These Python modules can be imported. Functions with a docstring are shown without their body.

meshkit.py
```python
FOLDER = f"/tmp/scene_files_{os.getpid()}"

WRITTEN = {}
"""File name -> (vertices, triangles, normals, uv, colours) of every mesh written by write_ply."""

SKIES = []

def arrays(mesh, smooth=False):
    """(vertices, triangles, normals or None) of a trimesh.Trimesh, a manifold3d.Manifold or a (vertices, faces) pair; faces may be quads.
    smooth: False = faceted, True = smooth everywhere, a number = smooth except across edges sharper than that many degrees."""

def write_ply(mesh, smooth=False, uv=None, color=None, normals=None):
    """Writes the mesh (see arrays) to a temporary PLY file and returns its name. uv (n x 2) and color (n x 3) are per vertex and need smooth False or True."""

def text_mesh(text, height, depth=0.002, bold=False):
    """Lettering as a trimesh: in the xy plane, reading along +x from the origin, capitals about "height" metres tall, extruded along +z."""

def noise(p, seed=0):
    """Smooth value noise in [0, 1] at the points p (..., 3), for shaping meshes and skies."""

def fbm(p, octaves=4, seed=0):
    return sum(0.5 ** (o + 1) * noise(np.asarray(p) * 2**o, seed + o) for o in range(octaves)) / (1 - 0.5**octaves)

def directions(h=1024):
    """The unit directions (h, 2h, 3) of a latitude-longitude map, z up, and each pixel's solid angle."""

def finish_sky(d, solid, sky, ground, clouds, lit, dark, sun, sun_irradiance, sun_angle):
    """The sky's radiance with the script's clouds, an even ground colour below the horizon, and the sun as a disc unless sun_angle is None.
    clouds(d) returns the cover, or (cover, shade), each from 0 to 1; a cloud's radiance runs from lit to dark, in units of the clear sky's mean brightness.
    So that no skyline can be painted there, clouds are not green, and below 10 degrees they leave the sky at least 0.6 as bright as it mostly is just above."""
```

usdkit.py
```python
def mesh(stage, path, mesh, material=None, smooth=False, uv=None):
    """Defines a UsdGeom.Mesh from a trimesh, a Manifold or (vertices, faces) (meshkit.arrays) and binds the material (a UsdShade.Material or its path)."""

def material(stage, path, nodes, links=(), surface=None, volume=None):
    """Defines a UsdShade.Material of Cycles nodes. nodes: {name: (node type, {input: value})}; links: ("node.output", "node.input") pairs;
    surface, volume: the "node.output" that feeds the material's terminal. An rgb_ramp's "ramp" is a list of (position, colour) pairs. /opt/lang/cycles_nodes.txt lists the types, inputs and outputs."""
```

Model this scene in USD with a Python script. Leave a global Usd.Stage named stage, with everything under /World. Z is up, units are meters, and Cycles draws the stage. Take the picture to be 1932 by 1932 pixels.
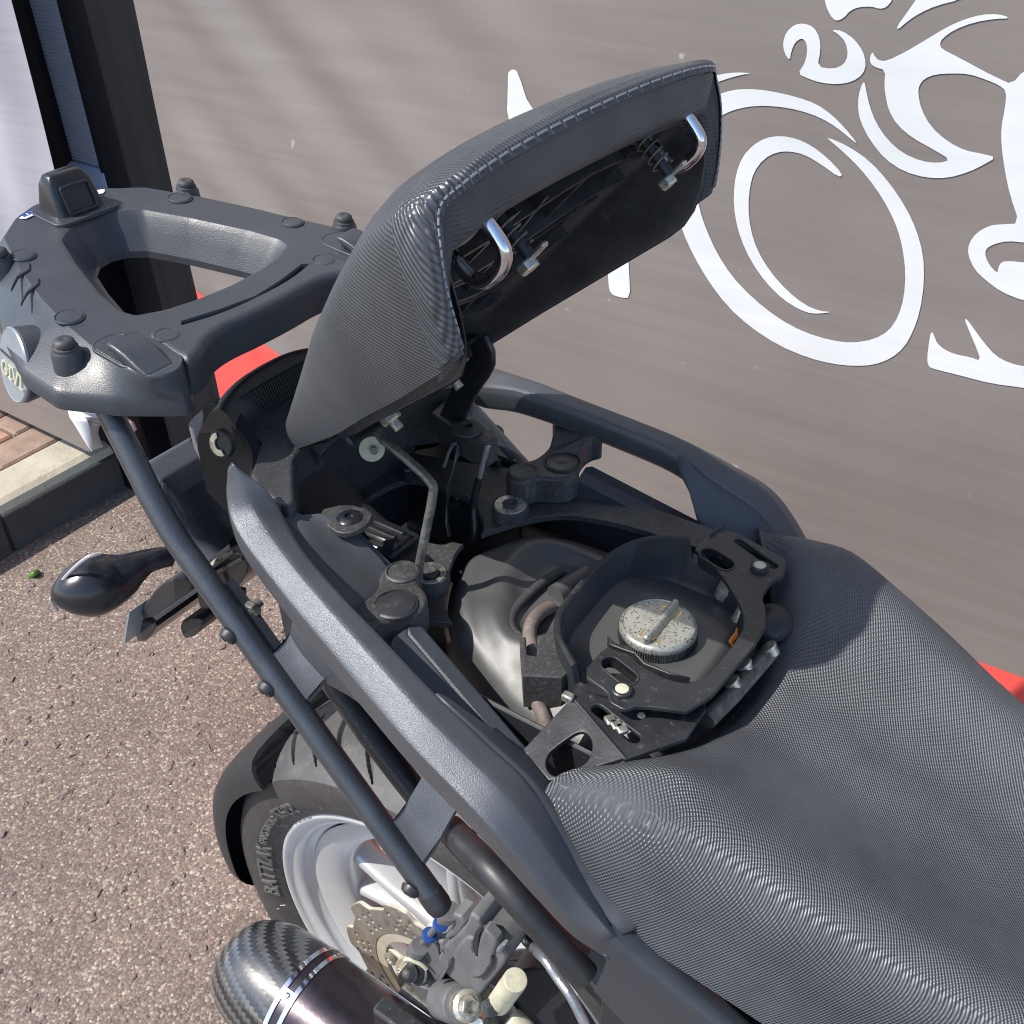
import math, random
import numpy as np, trimesh, usdkit, meshkit
from shapely.geometry import Polygon, LineString, box as sbox
from shapely import affinity
from pxr import Usd, UsdGeom, UsdLux, UsdShade, Sdf, Gf

# ------------------------------------------------------------------ stage, camera, sky, sun, exposure
stage = Usd.Stage.CreateInMemory()
UsdGeom.SetStageUpAxis(stage, UsdGeom.Tokens.z)
UsdGeom.SetStageMetersPerUnit(stage, 1.0)
W = UsdGeom.Xform.Define(stage, '/World')
stage.SetDefaultPrim(W.GetPrim())
rng = np.random.default_rng(7)
random.seed(7)

# the motorcycle stands along X (front = +X), its left side towards +Y where the banner hangs, ground z = 0
EYE = np.array([0, -.49, 1.39])                 # a phone held over the right side of the bike
FOC, MID = 1932., 966.                          # focal length and centre in 1932ths of the picture
_L = np.array([1691., -1459., FOC]); _L /= np.linalg.norm(_L)
_N = np.array([69., 2639., FOC]); _N -= _L * (_N @ _L); _N /= np.linalg.norm(_N)
BAS = np.stack([np.cross(_L, -_N), _L, -_N])    # rows: world x, y, z; columns: right, down, forward
cam = UsdGeom.Camera.Define(stage, '/World/camera')
M = np.eye(4); M[0, :3] = BAS[:, 0]; M[1, :3] = -BAS[:, 1]; M[2, :3] = -BAS[:, 2]; M[3, :3] = EYE
cam.AddTransformOp().Set(Gf.Matrix4d(*M.ravel().tolist()))
cam.CreateHorizontalApertureAttr(36.0); cam.CreateVerticalApertureAttr(36.0)
cam.CreateFocalLengthAttr(36.0 * FOC / 1932)
cam.CreateClippingRangeAttr(Gf.Vec2f(.02, 500))
cam.CreateExposureAttr(0.8)

SUN = np.array([-.50, -.62, 1.0]); SUN /= np.linalg.norm(SUN)
elev, rot = math.asin(SUN[2]), math.atan2(SUN[0], SUN[1])
dome = UsdLux.DomeLight.Define(stage, '/World/sky')
dome.GetPrim().SetCustomDataByKey('kind', 'structure')
sky = usdkit.material(stage, '/World/Looks/sky_air', {
    's': ('sky_texture', {'sky_type': 'single_scattering', 'sun_disc': False, 'sun_elevation': elev, 'sun_rotation': rot}),
    'b': ('background_shader', {'strength': .15})}, [('s.color', 'b.color')], surface='b.background')
UsdShade.MaterialBindingAPI.Apply(dome.GetPrim()).Bind(sky)
sun = UsdLux.DistantLight.Define(stage, '/World/sun')
sun.CreateNormalizeAttr(True); sun.CreateIntensityAttr(1.0); sun.CreateAngleAttr(.5); sun.CreateColorAttr(Gf.Vec3f(1, .95, .88))
zz_ = SUN; xx_ = np.cross([0, 0, 1], zz_); xx_ /= np.linalg.norm(xx_); yy_ = np.cross(zz_, xx_)
M = np.eye(4); M[0, :3] = xx_; M[1, :3] = yy_; M[2, :3] = zz_; M[3, :3] = SUN * 20
sun.AddTransformOp().Set(Gf.Matrix4d(*M.ravel().tolist()))

# ------------------------------------------------------------------ measuring helpers: a sight line meets a plane of the place
def P(u, v, **k):
    d = BAS @ np.array([(u - MID) / FOC, (v - MID) / FOC, 1.])
    (a, val), = k.items(); i = 'xyz'.index(a)
    return EYE + d * (val - EYE[i]) / d[i]
def PL(u, v, p0, n):
    d = BAS @ np.array([(u - MID) / FOC, (v - MID) / FOC, 1.]); n = np.array(n, float)
    return EYE + d * (n @ (np.array(p0, float) - EYE)) / (n @ d)
def zm(x0, y0, size):
    s = size / 1932
    return lambda x, y: ((x0 + x * s) * 1932 / 2992, (y0 + y * s) * 1932 / 2992)
z1, z2, z3, z4 = zm(0, 400, 1200), zm(800, 100, 1400), zm(800, 1000, 900), zm(1300, 1400, 1100)
z5, z6, z7, z8, z9 = zm(100, 1300, 1000), zm(600, 1900, 1100), zm(1900, 0, 1200), zm(650, 2200, 600), zm(1000, 2400, 700)
z10, z11, z12, z13, z14 = zm(0, 1150, 700), zm(500, 900, 600), zm(1000, 500, 700), zm(1600, 950, 800), zm(0, 0, 600)
z15, z16, z17, z18, z19 = zm(0, 450, 800), zm(900, 1150, 600), zm(1250, 1500, 500), zm(1650, 1500, 650), zm(1150, 1650, 500)
def outz(zf, pts, z): return [P(*zf(x, y), z=z)[:2] for x, y in pts]
def A(*p): return np.array(p, float)

# ------------------------------------------------------------------ mesh helpers
def spline(p, n=6, closed=False):
    p = np.asarray(p, float); m = len(p)
    if m < 3 and not closed: return np.array([p[0] + (p[1] - p[0]) * t for t in np.linspace(0, 1, n + 1)])
    out = []
    for i in range(m if closed else m - 1):
        a, b, c, d = [p[j % m] if closed else p[min(max(j, 0), m - 1)] for j in (i - 1, i, i + 1, i + 2)]
        for t in np.arange(n) / n:
            out.append(.5 * (2 * b + (c - a) * t + (2 * a - 5 * b + 4 * c - d) * t * t + (3 * b - a - 3 * c + d) * t ** 3))
    if not closed: out.append(p[-1])
    return np.array(out)
def chaikin(p, n=2, closed=True, q=.25):
    p = np.asarray(p, float)
    for _ in range(n):
        a, b = (p, np.roll(p, -1, 0)) if closed else (p[:-1], p[1:])
        r = np.empty((2 * len(a), p.shape[1])); r[0::2] = a + q * (b - a); r[1::2] = b - q * (b - a)
        p = r if closed else np.vstack([p[:1], r, p[-1:]])
    return p
def mk(v, f): return trimesh.Trimesh(np.asarray(v, float), np.asarray(f, int), process=False)
def cat(ms): return trimesh.util.concatenate([m for m in ms])
def loft(rings, closed=True, caps=True, wrap=False):
    rings = [np.asarray(r, float) for r in rings]; n = len(rings[0]); v = np.vstack(rings); f = []
    for i in range(len(rings) if wrap else len(rings) - 1):
        a0, b0 = i * n, ((i + 1) % len(rings)) * n
        for j in range(n if closed else n - 1):
            k = (j + 1) % n
            f += [(a0 + j, b0 + j, b0 + k), (a0 + j, b0 + k, a0 + k)]
    if caps and closed and not wrap:
        v = np.vstack([v, rings[0].mean(0), rings[-1].mean(0)]); c0, c1 = len(v) - 2, len(v) - 1; b0 = (len(rings) - 1) * n
        for j in range(n):
            k = (j + 1) % n; f += [(c0, j, k), (c1, b0 + k, b0 + j)]
    m = mk(v, f)
    if closed and (caps or wrap) and m.volume < 0: m.invert()
    return m
def frames(path):
    path = np.asarray(path, float); t = np.gradient(path, axis=0); t /= np.linalg.norm(t, axis=1)[:, None] + 1e-12
    u = np.cross(t[0], [0, 0, 1.]) if abs(t[0][2]) < .9 else np.cross(t[0], [0, 1., 0]); u /= np.linalg.norm(u); us = []
    for k in t:
        u = u - k * (u @ k); u /= np.linalg.norm(u); us.append(u)
    us = np.array(us); return t, us, np.cross(t, us)
def tube(path, r, sides=12, caps=True, wrap=False):
    path = np.asarray(path, float); t, u, w = frames(path); r = np.broadcast_to(r, len(path)); a = np.linspace(0, 2 * np.pi, sides, endpoint=False)
    return loft([p + rr * (np.outer(np.cos(a), uu) + np.outer(np.sin(a), ww)) for p, rr, uu, ww in zip(path, r, u, w)], True, caps, wrap)
def basis(axis, up=None):
    n = np.asarray(axis, float); n = n / np.linalg.norm(n)
    up = np.array(up, float) if up is not None else (np.array([1., 0, 0]) if abs(n[0]) < .9 else np.array([0, 1., 0]))
    e1 = up - n * (up @ n); e1 /= np.linalg.norm(e1); return e1, np.cross(n, e1), n
def lathe(prof, o, axis, sides=32, up=None):
    e1, e2, n = basis(axis, up); a = np.linspace(0, 2 * np.pi, sides, endpoint=False); ring = np.outer(np.cos(a), e1) + np.outer(np.sin(a), e2)
    return loft([np.asarray(o) + h * n + max(r, 1e-5) * ring for r, h in prof])
def cyl(p0, p1, r, sides=20, bev=.0):
    p0, p1 = A(*p0), A(*p1); h = np.linalg.norm(p1 - p0)
    pr = [(r, 0), (r, h)] if not bev else [(r - bev, 0), (r, bev), (r, h - bev), (r - bev * .3, h - bev * .3), (r - bev, h)]
    return lathe(pr, p0, p1 - p0, sides)
def hexb(o, axis, r, h): return lathe([(r * .9, 0), (r, .15 * h), (r, h * .8), (r * .86, h)], o, axis, 6)
def hull(pts): return trimesh.convex.convex_hull(np.asarray(pts, float))
_S = trimesh.creation.icosphere(subdivisions=2).vertices
def rhull(pts, r): return hull(np.vstack([np.asarray(p) + (rr * _S) for p, rr in zip(pts, np.broadcast_to(r, len(pts)))]))
def bar(c, sx, sy, sz, R=np.eye(3), b=.002):
    s = A(sx, sy, sz) / 2; b = min(b, s.min() * .9); pts = []
    for q in np.ndindex(2, 2, 2):
        q = np.array(q) * 2 - 1
        for k in range(3):
            d = s - b; d[k] = s[k]; pts.append(q * d)
    return hull(A(*c) + np.array(pts) @ np.asarray(R).T)
def inset(c, d):
    e = np.roll(c, -1, 0) - c; e /= np.linalg.norm(e, axis=1)[:, None] + 1e-12
    n = np.stack([-e[:, 1], e[:, 0]], 1); m = n + np.roll(n, 1, 0); m /= np.maximum((m * n).sum(1), .35)[:, None]
    return c + m * d
def ccw(c, want=True):
    c = np.asarray(c, float); s = (c[:, 0] * np.roll(c[:, 1], -1) - c[:, 1] * np.roll(c[:, 0], -1)).sum()
    return c if (s > 0) == want else c[::-1]
def prism(outer, h, holes=(), o=(0, 0, 0), ex=(1, 0, 0), ey=(0, 1, 0), bev=.0015, seg=3, zf=None):
    """A plate: outline (and holes) in the plane of ex, ey through o, h thick along ex x ey, its upper edges rounded."""
    ex, ey = A(*ex), A(*ey); ez = np.cross(ex, ey); ez /= np.linalg.norm(ez)
    cs = [ccw(outer)] + [ccw(x, False) for x in holes]; ms = []
    W3 = lambda c, z: A(*o) + np.outer(c[:, 0], ex) + np.outer(c[:, 1], ey) + (z if np.ndim(z) == 0 else z[:, None]) * ez
    for c in cs:
        L = [W3(c, 0), W3(c, h - bev)] + [W3(inset(c, bev * (1 - math.cos(a))), h - bev + bev * math.sin(a)) for a in np.linspace(0, np.pi / 2, seg + 1)[1:]]
        m = loft(L, True, False); m.invert(); ms.append(m)
    top = [inset(c, bev) for c in cs]
    for cc, z, fl in ((top, h, False), (cs, 0, True)):
        pg = Polygon(cc[0], cc[1:])
        if not pg.is_valid: pg = pg.buffer(0)
        for g in getattr(pg, 'geoms', [pg]):
            v, f = trimesh.creation.triangulate_polygon(g, engine='earcut')
            m = mk(W3(np.asarray(v), z), f)
            if (m.face_normals[0] @ ez < 0) != fl: m.invert()
            ms.append(m)
    m = cat([mk(x.vertices, x.faces) for x in ms])
    return m
def rrect(w, h, r, n=5):
    out = []
    for sx, sy, a0 in ((1, 1, 0), (-1, 1, 90), (-1, -1, 180), (1, -1, 270)):
        for a in np.radians(np.linspace(a0, a0 + 90, n)): out.append((sx * (w / 2 - r) + r * math.cos(a), sy * (h / 2 - r) + r * math.sin(a)))
    return np.array(out)
def circ(r, n=28, c=(0, 0)): a = np.linspace(0, 2 * np.pi, n, endpoint=False); return np.stack([c[0] + r * np.cos(a), c[1] + r * np.sin(a)], 1)
def mirror(m):
    m = m.copy(); m.vertices[:, 1] *= -1; m.invert(); return m
def sphere(c, r, s=(1, 1, 1), sub=2):
    m = trimesh.creation.icosphere(subdivisions=sub); m.vertices = m.vertices * r * np.array(s) + np.array(c); return m

# ------------------------------------------------------------------ prims
_used = {}
def path_for(parent, name):
    base = '/World' if parent is None else str(parent.GetPath()); k = base + '/' + name; n = _used.get(k, -1) + 1; _used[k] = n
    return k if n == 0 else f'{k}_{n:03d}'
def tag(o, label=None, cat_=None, group=None, kind=None):
    for k, v in (('label', label), ('category', cat_), ('group', group), ('kind', kind)):
        if v: o.SetCustomDataByKey(k, v)
    return o
def obj(name, mesh, mat, parent=None, smooth=38, label=None):
    m = usdkit.mesh(stage, path_for(parent, name), mesh, mat, smooth=smooth).GetPrim()
    return tag(m, label)
def thing(name, label, cat_, group=None):
    return tag(UsdGeom.Xform.Define(stage, path_for(None, name)).GetPrim(), label, cat_, group)

# ------------------------------------------------------------------ materials
def surf(name, col, rough=.5, metal=0., spec=.5, bump=None, var=0., vscale=30., dirt=None, coat=0., dist=.001, coord='object', extra=None, flake=None):
    """principled surface with tone variation, optional dust and one or more fine bumps [(scale, strength)]"""
    n = {'tc': ('texture_coordinate', {}), 'p': ('principled_bsdf', {'metallic': metal, 'roughness': rough, 'specular_ior_level': spec, 'coat_weight': coat, 'base_color': col})}
    l = []; V = 'tc.' + coord
    if var or dirt:
        n['vn'] = ('noise_texture', {'scale': vscale, 'detail': 5., 'roughness': .65}); l.append((V, 'vn.vector'))
        lo = [c * (1 - var) for c in col]; hi = [min(1, c * (1 + var)) for c in col]
        n['vr'] = ('rgb_ramp', {'ramp': [(.3, lo), (.7, hi)]}); l += [('vn.fac', 'vr.fac')]; last = 'vr.color'
        n['rr'] = ('map_range', {'from_min': .3, 'from_max': .7, 'to_min': max(.02, rough - .08), 'to_max': min(1, rough + .1)}); l += [('vn.fac', 'rr.value'), ('rr.result', 'p.roughness')]
        if dirt:
            dc, sc, lo_, hi_ = dirt
            n['dn'] = ('noise_texture', {'scale': sc, 'detail': 8., 'roughness': .75}); l.append((V, 'dn.vector'))
            n['dm'] = ('map_range', {'from_min': lo_, 'from_max': hi_, 'to_min': 0., 'to_max': 1., 'clamp': True}); l.append(('dn.fac', 'dm.value'))
            n['dx'] = ('mix_color', {'b': dc}); l += [('dm.result', 'dx.fac'), (last, 'dx.a')]; last = 'dx.result'
        l.append((last, 'p.base_color'))
    prev = None
    for i, (sc, st) in enumerate(bump or []):
        n[f'b{i}n'] = ('noise_texture', {'scale': sc, 'detail': 2., 'roughness': .5}); l.append((V, f'b{i}n.vector'))
        n[f'b{i}'] = ('bump', {'strength': st, 'distance': dist}); l.append((f'b{i}n.fac', f'b{i}.height'))
        if prev: l.append((prev, f'b{i}.normal'))
        prev = f'b{i}.normal'
    if prev: l.append((prev, 'p.normal'))
    return usdkit.material(stage, '/World/Looks/' + name, n, l, surface='p.BSDF')
def weave(name, col, rough, kx, ky, st, ax='xy', rot=(0, 0, 0), dist=.0012, spec=.5, dirt=None, rib=False):
    """moulded vinyl: a grid of small raised cells (or ribs) in object space"""
    n = {'tc': ('texture_coordinate', {}), 'm': ('mapping', {'rotation': rot}), 's': ('separate_xyz', {}),
         'p': ('principled_bsdf', {'roughness': rough, 'base_color': col, 'specular_ior_level': spec}), 'b': ('bump', {'strength': st, 'distance': dist})}
    l = [('tc.object', 'm.vector'), ('m.vector', 's.vector')]
    for q, a, k in (('a', ax[0], kx), ('c', ax[1], ky)):
        n[q + 'm'] = ('math', {'math_type': 'multiply', 'value2': k}); n[q + 's'] = ('math', {'math_type': 'sine'})
        l += [(f's.{a}', q + 'm.value1'), (q + 'm.value', q + 's.value1')]
    if rib: h = 'as.value'
    else:
        n['h'] = ('math', {'math_type': 'multiply'}); l += [('as.value', 'h.value1'), ('cs.value', 'h.value2')]; h = 'h.value'
    l += [(h, 'b.height'), ('b.normal', 'p.normal')]
    n['vn'] = ('noise_texture', {'scale': 9., 'detail': 6., 'roughness': .7}); n['dn'] = ('noise_texture', {'scale': 140., 'detail': 4.})
    n['dm'] = ('map_range', {'from_min': .42, 'from_max': .75, 'to_min': 0., 'to_max': .5, 'clamp': True})
    n['dx'] = ('mix_color', {'a': col, 'b': dirt or [c * 2.2 + .01 for c in col]})
    l += [('tc.object', 'vn.vector'), ('tc.object', 'dn.vector'), ('vn.fac', 'dm.value'), ('dm.result', 'dx.fac'), ('dx.result', 'p.base_color')]
    return usdkit.material(stage, '/World/Looks/' + name, n, l, surface='p.BSDF')

G = {}
DUST = (.16, .14, .12)
G['rack'] = surf('moulded_black_plastic', (.030, .035, .042), .42, bump=[(900, .35)], var=.12, vscale=25, dirt=(DUST, 260, .66, .8), dist=.0006)
G['tube'] = surf('powder_coated_steel', (.022, .026, .032), .3, spec=.9, bump=[(1100, .45)], var=.1, dist=.0006, dirt=(DUST, 400, .7, .8))
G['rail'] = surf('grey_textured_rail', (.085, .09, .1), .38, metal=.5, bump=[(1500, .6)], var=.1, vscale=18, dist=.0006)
G['strap'] = surf('sun_glare_strap', (.2, .21, .225), .4, metal=.6, var=.1, bump=[(1500, .6)], dist=.0006)  # pale base colour stands for sun glare on black textured straps
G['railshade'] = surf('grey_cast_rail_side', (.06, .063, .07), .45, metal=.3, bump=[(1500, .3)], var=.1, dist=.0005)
G['black'] = surf('black_plastic', (.016, .017, .02), .45, var=.2, bump=[(700, .12)], dirt=(DUST, 90, .6, .85), dist=.0005)
G['dusty'] = surf('dusty_black_plastic', (.03, .03, .031), .52, var=.2, vscale=40, bump=[(500, .2)], dirt=((.12, .11, .1), 300, .5, .8), dist=.0006)
G['guard'] = surf('lit_mudguard_plastic', (.06, .066, .078), .25, var=.15, dirt=(DUST, 120, .62, .85))  # dark plastic, base colour lightened in place of sunlight on it
G['pan'] = surf('seat_base_plastic', (.03, .031, .035), .3, var=.2, dirt=(DUST, 60, .6, .85))
G['cleanshade'] = surf('clean_shaded_plastic', (.009, .010, .014), .5, spec=.15)  # dust-free black, darkened in place of shade from the rack above
G['gloss'] = surf('gloss_black_plastic', (.012, .013, .016), .22, var=.15, dirt=(DUST, 150, .66, .9))
G['deck'] = surf('dusty_tail_deck', (.03, .031, .034), .34, var=.2, bump=[(650, .5)], dirt=((.28, .26, .24), 420, .6, .72), dist=.0008)
G['tank'] = surf('satin_black_tank', (.07, .071, .071), .46, metal=.3, var=.12, vscale=14, bump=[(1300, .18)], dirt=((.16, .13, .1), 330, .7, .78), dist=.0005)
G['plate'] = surf('black_bracket_steel', (.02, .021, .023), .42, metal=.2, var=.25, vscale=40, bump=[(600, .2)], dirt=((.2, .18, .15), 170, .58, .8), dist=.0005)
G['rubber'] = surf('rubber', (.03, .031, .033), .6, var=.2, bump=[(400, .2)], dirt=(DUST, 90, .55, .8))
G['tyre'] = surf('tyre_rubber', (.06, .061, .063), .62, var=.2, vscale=20, bump=[(300, .15)], dirt=((.12, .11, .1), 60, .5, .8))
G['side'] = surf('tyre_sidewall', (.036, .034, .033), .58, var=.2, vscale=40, bump=[(250, .2)], dirt=((.08, .07, .06), 120, .5, .8))
G['alu'] = surf('silver_painted_alloy', (.52, .53, .54), .4, metal=.45, var=.08, vscale=12, bump=[(700, .05)], dirt=((.1, .09, .08), 200, .68, .75))
G['zinc'] = surf('zinc_plated_steel', (.55, .53, .45), .32, metal=.85, var=.25, vscale=120, bump=[(220, .4)], dirt=((.25, .2, .1), 130, .5, .75), dist=.0008)
G['chrome'] = surf('bright_chrome', (.72, .74, .78), .12, metal=1., var=.1, vscale=80, dirt=((.3, .25, .18), 140, .62, .8))
G['cap'] = surf('speckled_steel_cap', (.36, .36, .32), .4, metal=.6, var=.15, vscale=60, bump=[(300, .25)], dirt=((.04, .04, .04), 470, .55, .59), dist=.0005)
G['brass'] = surf('brassy_reflection', (.6, .5, .26), .25, metal=.9, var=.2, vscale=80)  # yellow reflection in the cap valleys put into the metal colour
G['cast'] = surf('cast_caliper_grey', (.13, .13, .135), .55, metal=.25, var=.2, vscale=40, bump=[(900, .6)], dirt=((.06, .055, .05), 80, .55, .8), dist=.0008)
G['disc'] = surf('brake_disc_steel', (.34, .31, .26), .38, metal=.7, var=.3, vscale=60, bump=[(400, .1)])
G['discedge'] = surf('brake_disc_rim', (.62, .58, .45), .4, metal=.5, var=.15)
G['rod'] = surf('worn_steel_rod', (.11, .108, .1), .45, metal=.5, var=.4, vscale=90, bump=[(300, .4)], dirt=((.3, .28, .24), 120, .5, .8))
G['hose'] = surf('dusty_hose', (.12, .095, .085), .7, var=.25, vscale=60, bump=[(250, .3)], dirt=((.25, .2, .16), 160, .52, .8))
G['cable'] = surf('cable_steel', (.35, .36, .38), .35, metal=.8, var=.2, bump=[(500, .5)])
G['blue'] = surf('blue_rubber', (.015, .05, .2), .4, var=.2)
G['cream'] = surf('faded_cream_plastic', (.42, .4, .3), .5, var=.2, vscale=60, bump=[(300, .2)])
G['badge'] = surf('silver_grey_badge', (.23, .255, .28), .38, metal=.3, var=.05)
G['gold'] = surf('raised_badge_letters', (.5, .5, .38), .35, metal=.4, var=.1)
G['red'] = surf('red_lens', (.5, .02, .02), .15)
G['clear'] = surf('clear_ribbed_lens', (.35, .32, .33), .2, bump=[(300, .1)])
G['white'] = surf('white_sticker', (.75, .77, .8), .4, var=.05)
G['wire'] = surf('orange_wire', (.75, .25, .04), .4)
G['muf'] = surf('brushed_dark_titanium', (.05, .042, .05), .28, metal=.8, var=.2, vscale=15, bump=[(160, .1)])
G['vinyl'] = weave('ribbed_seat_vinyl', (.036, .039, .044), .5, 2000, 1500, .42, 'xz', (0, .836, 0), dist=.0008)
G['knit'] = weave('knitted_trim', (.035, .04, .046), .34, 1500, 1500, .5, 'xy', (0, .836, .78), dist=.0016, spec=.8)
G['seat'] = weave('woven_seat_vinyl', (.05, .0535, .0595), .42, 2350, 3330, .5, 'xy', (.785, 0, 0), dist=.0014)

# ------------------------------------------------------------------ ground
def ground_mat():
    n = {'g': ('texture_coordinate', {}), 'v': ('voronoi_texture', {'scale': 250., 'feature': 'f1'}), 'v2': ('voronoi_texture', {'scale': 62.}),
         'r': ('rgb_ramp', {'ramp': [(0, (.105, .08, .068)), (.35, (.15, .114, .097)), (.6, (.175, .137, .117)), (.75, (.21, .14, .118)), (.88, (.24, .2, .16)), (1, (.36, .33, .26))]}),
         'wn': ('white_noise_texture', {}), 'big': ('noise_texture', {'scale': 2.5, 'detail': 6.}), 'p': ('principled_bsdf', {'roughness': .8, 'specular_ior_level': .35}),
         'd': ('map_range', {'from_min': .25, 'from_max': .75, 'to_min': .75, 'to_max': 1.25}), 'mx': ('mix_color', {'blend_type': 'multiply', 'fac': 1.}),
         'e': ('map_range', {'from_min': .2, 'from_max': .62, 'to_min': 1., 'to_max': .45, 'clamp': True}), 'mx2': ('mix_color', {'blend_type': 'multiply', 'fac': .35}),
         'b': ('bump', {'strength': .55, 'distance': .002, 'invert': True}), 'fn': ('noise_texture', {'scale': 500., 'detail': 3.}), 'b2': ('bump', {'strength': .35, 'distance': .001})}
    l = [('g.object', 'v.vector'), ('g.object', 'big.vector'), ('g.object', 'fn.vector'), ('v.color', 'wn.vector'), ('wn.value', 'r.fac'), ('big.fac', 'd.value'), ('r.color', 'mx.a'), ('d.result', 'mx.b'),
         ('v.distance', 'e.value'), ('mx.result', 'mx2.a'), ('e.result', 'mx2.b'), ('mx2.result', 'p.base_color'), ('v.distance', 'b.height'), ('fn.fac', 'b2.height'), ('b.normal', 'b2.normal'), ('b2.normal', 'p.normal')]
    del n['v2']
    return usdkit.material(stage, '/World/Looks/red_asphalt', n, l, surface='p.BSDF')
G['asphalt'] = ground_mat()
G['stone'] = usdkit.material(stage, '/World/Looks/chippings', {'g': ('geometry', {}), 'r': ('rgb_ramp', {'ramp': [(0, (.15, .115, .1)), (.5, (.2, .155, .13)), (.8, (.27, .22, .175)), (1, (.4, .36, .28))]}), 'p': ('principled_bsdf', {'roughness': .75})}, [('g.random_per_island', 'r.fac'), ('r.color', 'p.base_color')], surface='p.BSDF')
G['kerbdark'] = surf('dark_kerb_face', (.035, .032, .033), .8, var=.3, vscale=12, bump=[(140, .6)], dirt=((.12, .11, .1), 30, .62, .75), dist=.002)  # near-black tone for the strip over each kerb front
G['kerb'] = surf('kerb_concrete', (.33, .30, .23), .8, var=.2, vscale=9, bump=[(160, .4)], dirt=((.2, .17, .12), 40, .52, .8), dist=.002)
G['paver'] = surf('orange_paver', (.27, .155, .1), .8, var=.35, vscale=14, bump=[(140, .4)], dirt=((.2, .16, .12), 60, .5, .8), dist=.002)
G['paver2'] = surf('brown_paver', (.22, .15, .11), .8, var=.35, vscale=16, bump=[(140, .4)], dirt=((.16, .14, .11), 60, .5, .8), dist=.002)
G['mortar'] = surf('pavement_bed', (.13, .11, .09), .9, var=.3, bump=[(200, .5)])
g = mk([(-40, -40, 0), (40, -40, 0), (40, 40, 0), (-40, 40, 0)], [(0, 1, 2), (0, 2, 3)])
tag(obj('ground', g, G['asphalt'], smooth=False), 'reddish brown asphalt with pale chippings', 'ground', kind='structure')
# embedded chippings that stand a little proud of the asphalt
ms = []
ico = trimesh.creation.icosphere(subdivisions=1)
for i in range(1500):
    x, y = rng.uniform(-1.9, -.3), rng.uniform(-.75, .62)
    r = abs(rng.normal(.0032, .0018)) + .0012
    m = ico.vertices * (1 + .22 * rng.standard_normal((len(ico.vertices), 1))) * [r, r * rng.uniform(.55, 1), r * .45]
    a = rng.uniform(0, 6.3); m = m @ np.array([[math.cos(a), math.sin(a), 0], [-math.sin(a), math.cos(a), 0], [0, 0, 1]]) + [x, y, r * .1]
    ms.append(mk(m, ico.faces))
tag(obj('chippings', cat(ms), G['stone'], smooth=25), 'small pale stones set in the reddish asphalt', 'stones', kind='stuff')
KX, KH = -1.955, .12
pav = mk(*[(v, f) for v, f in [([(-6, -6, .105), (KX - .1, -6, .105), (KX - .1, 6, .105), (-6, 6, .105)], [(0, 1, 2), (0, 2, 3)])]][0])
pv = obj('pavement', pav, G['mortar'], smooth=False); tag(pv, 'raised pavement of orange and brown bricks behind the kerb', 'pavement', kind='structure')
kb = thing('kerb', 'pale concrete kerb between the asphalt and the brick pavement', 'kerb'); tag(kb, kind='structure')
y = -2.42
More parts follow.
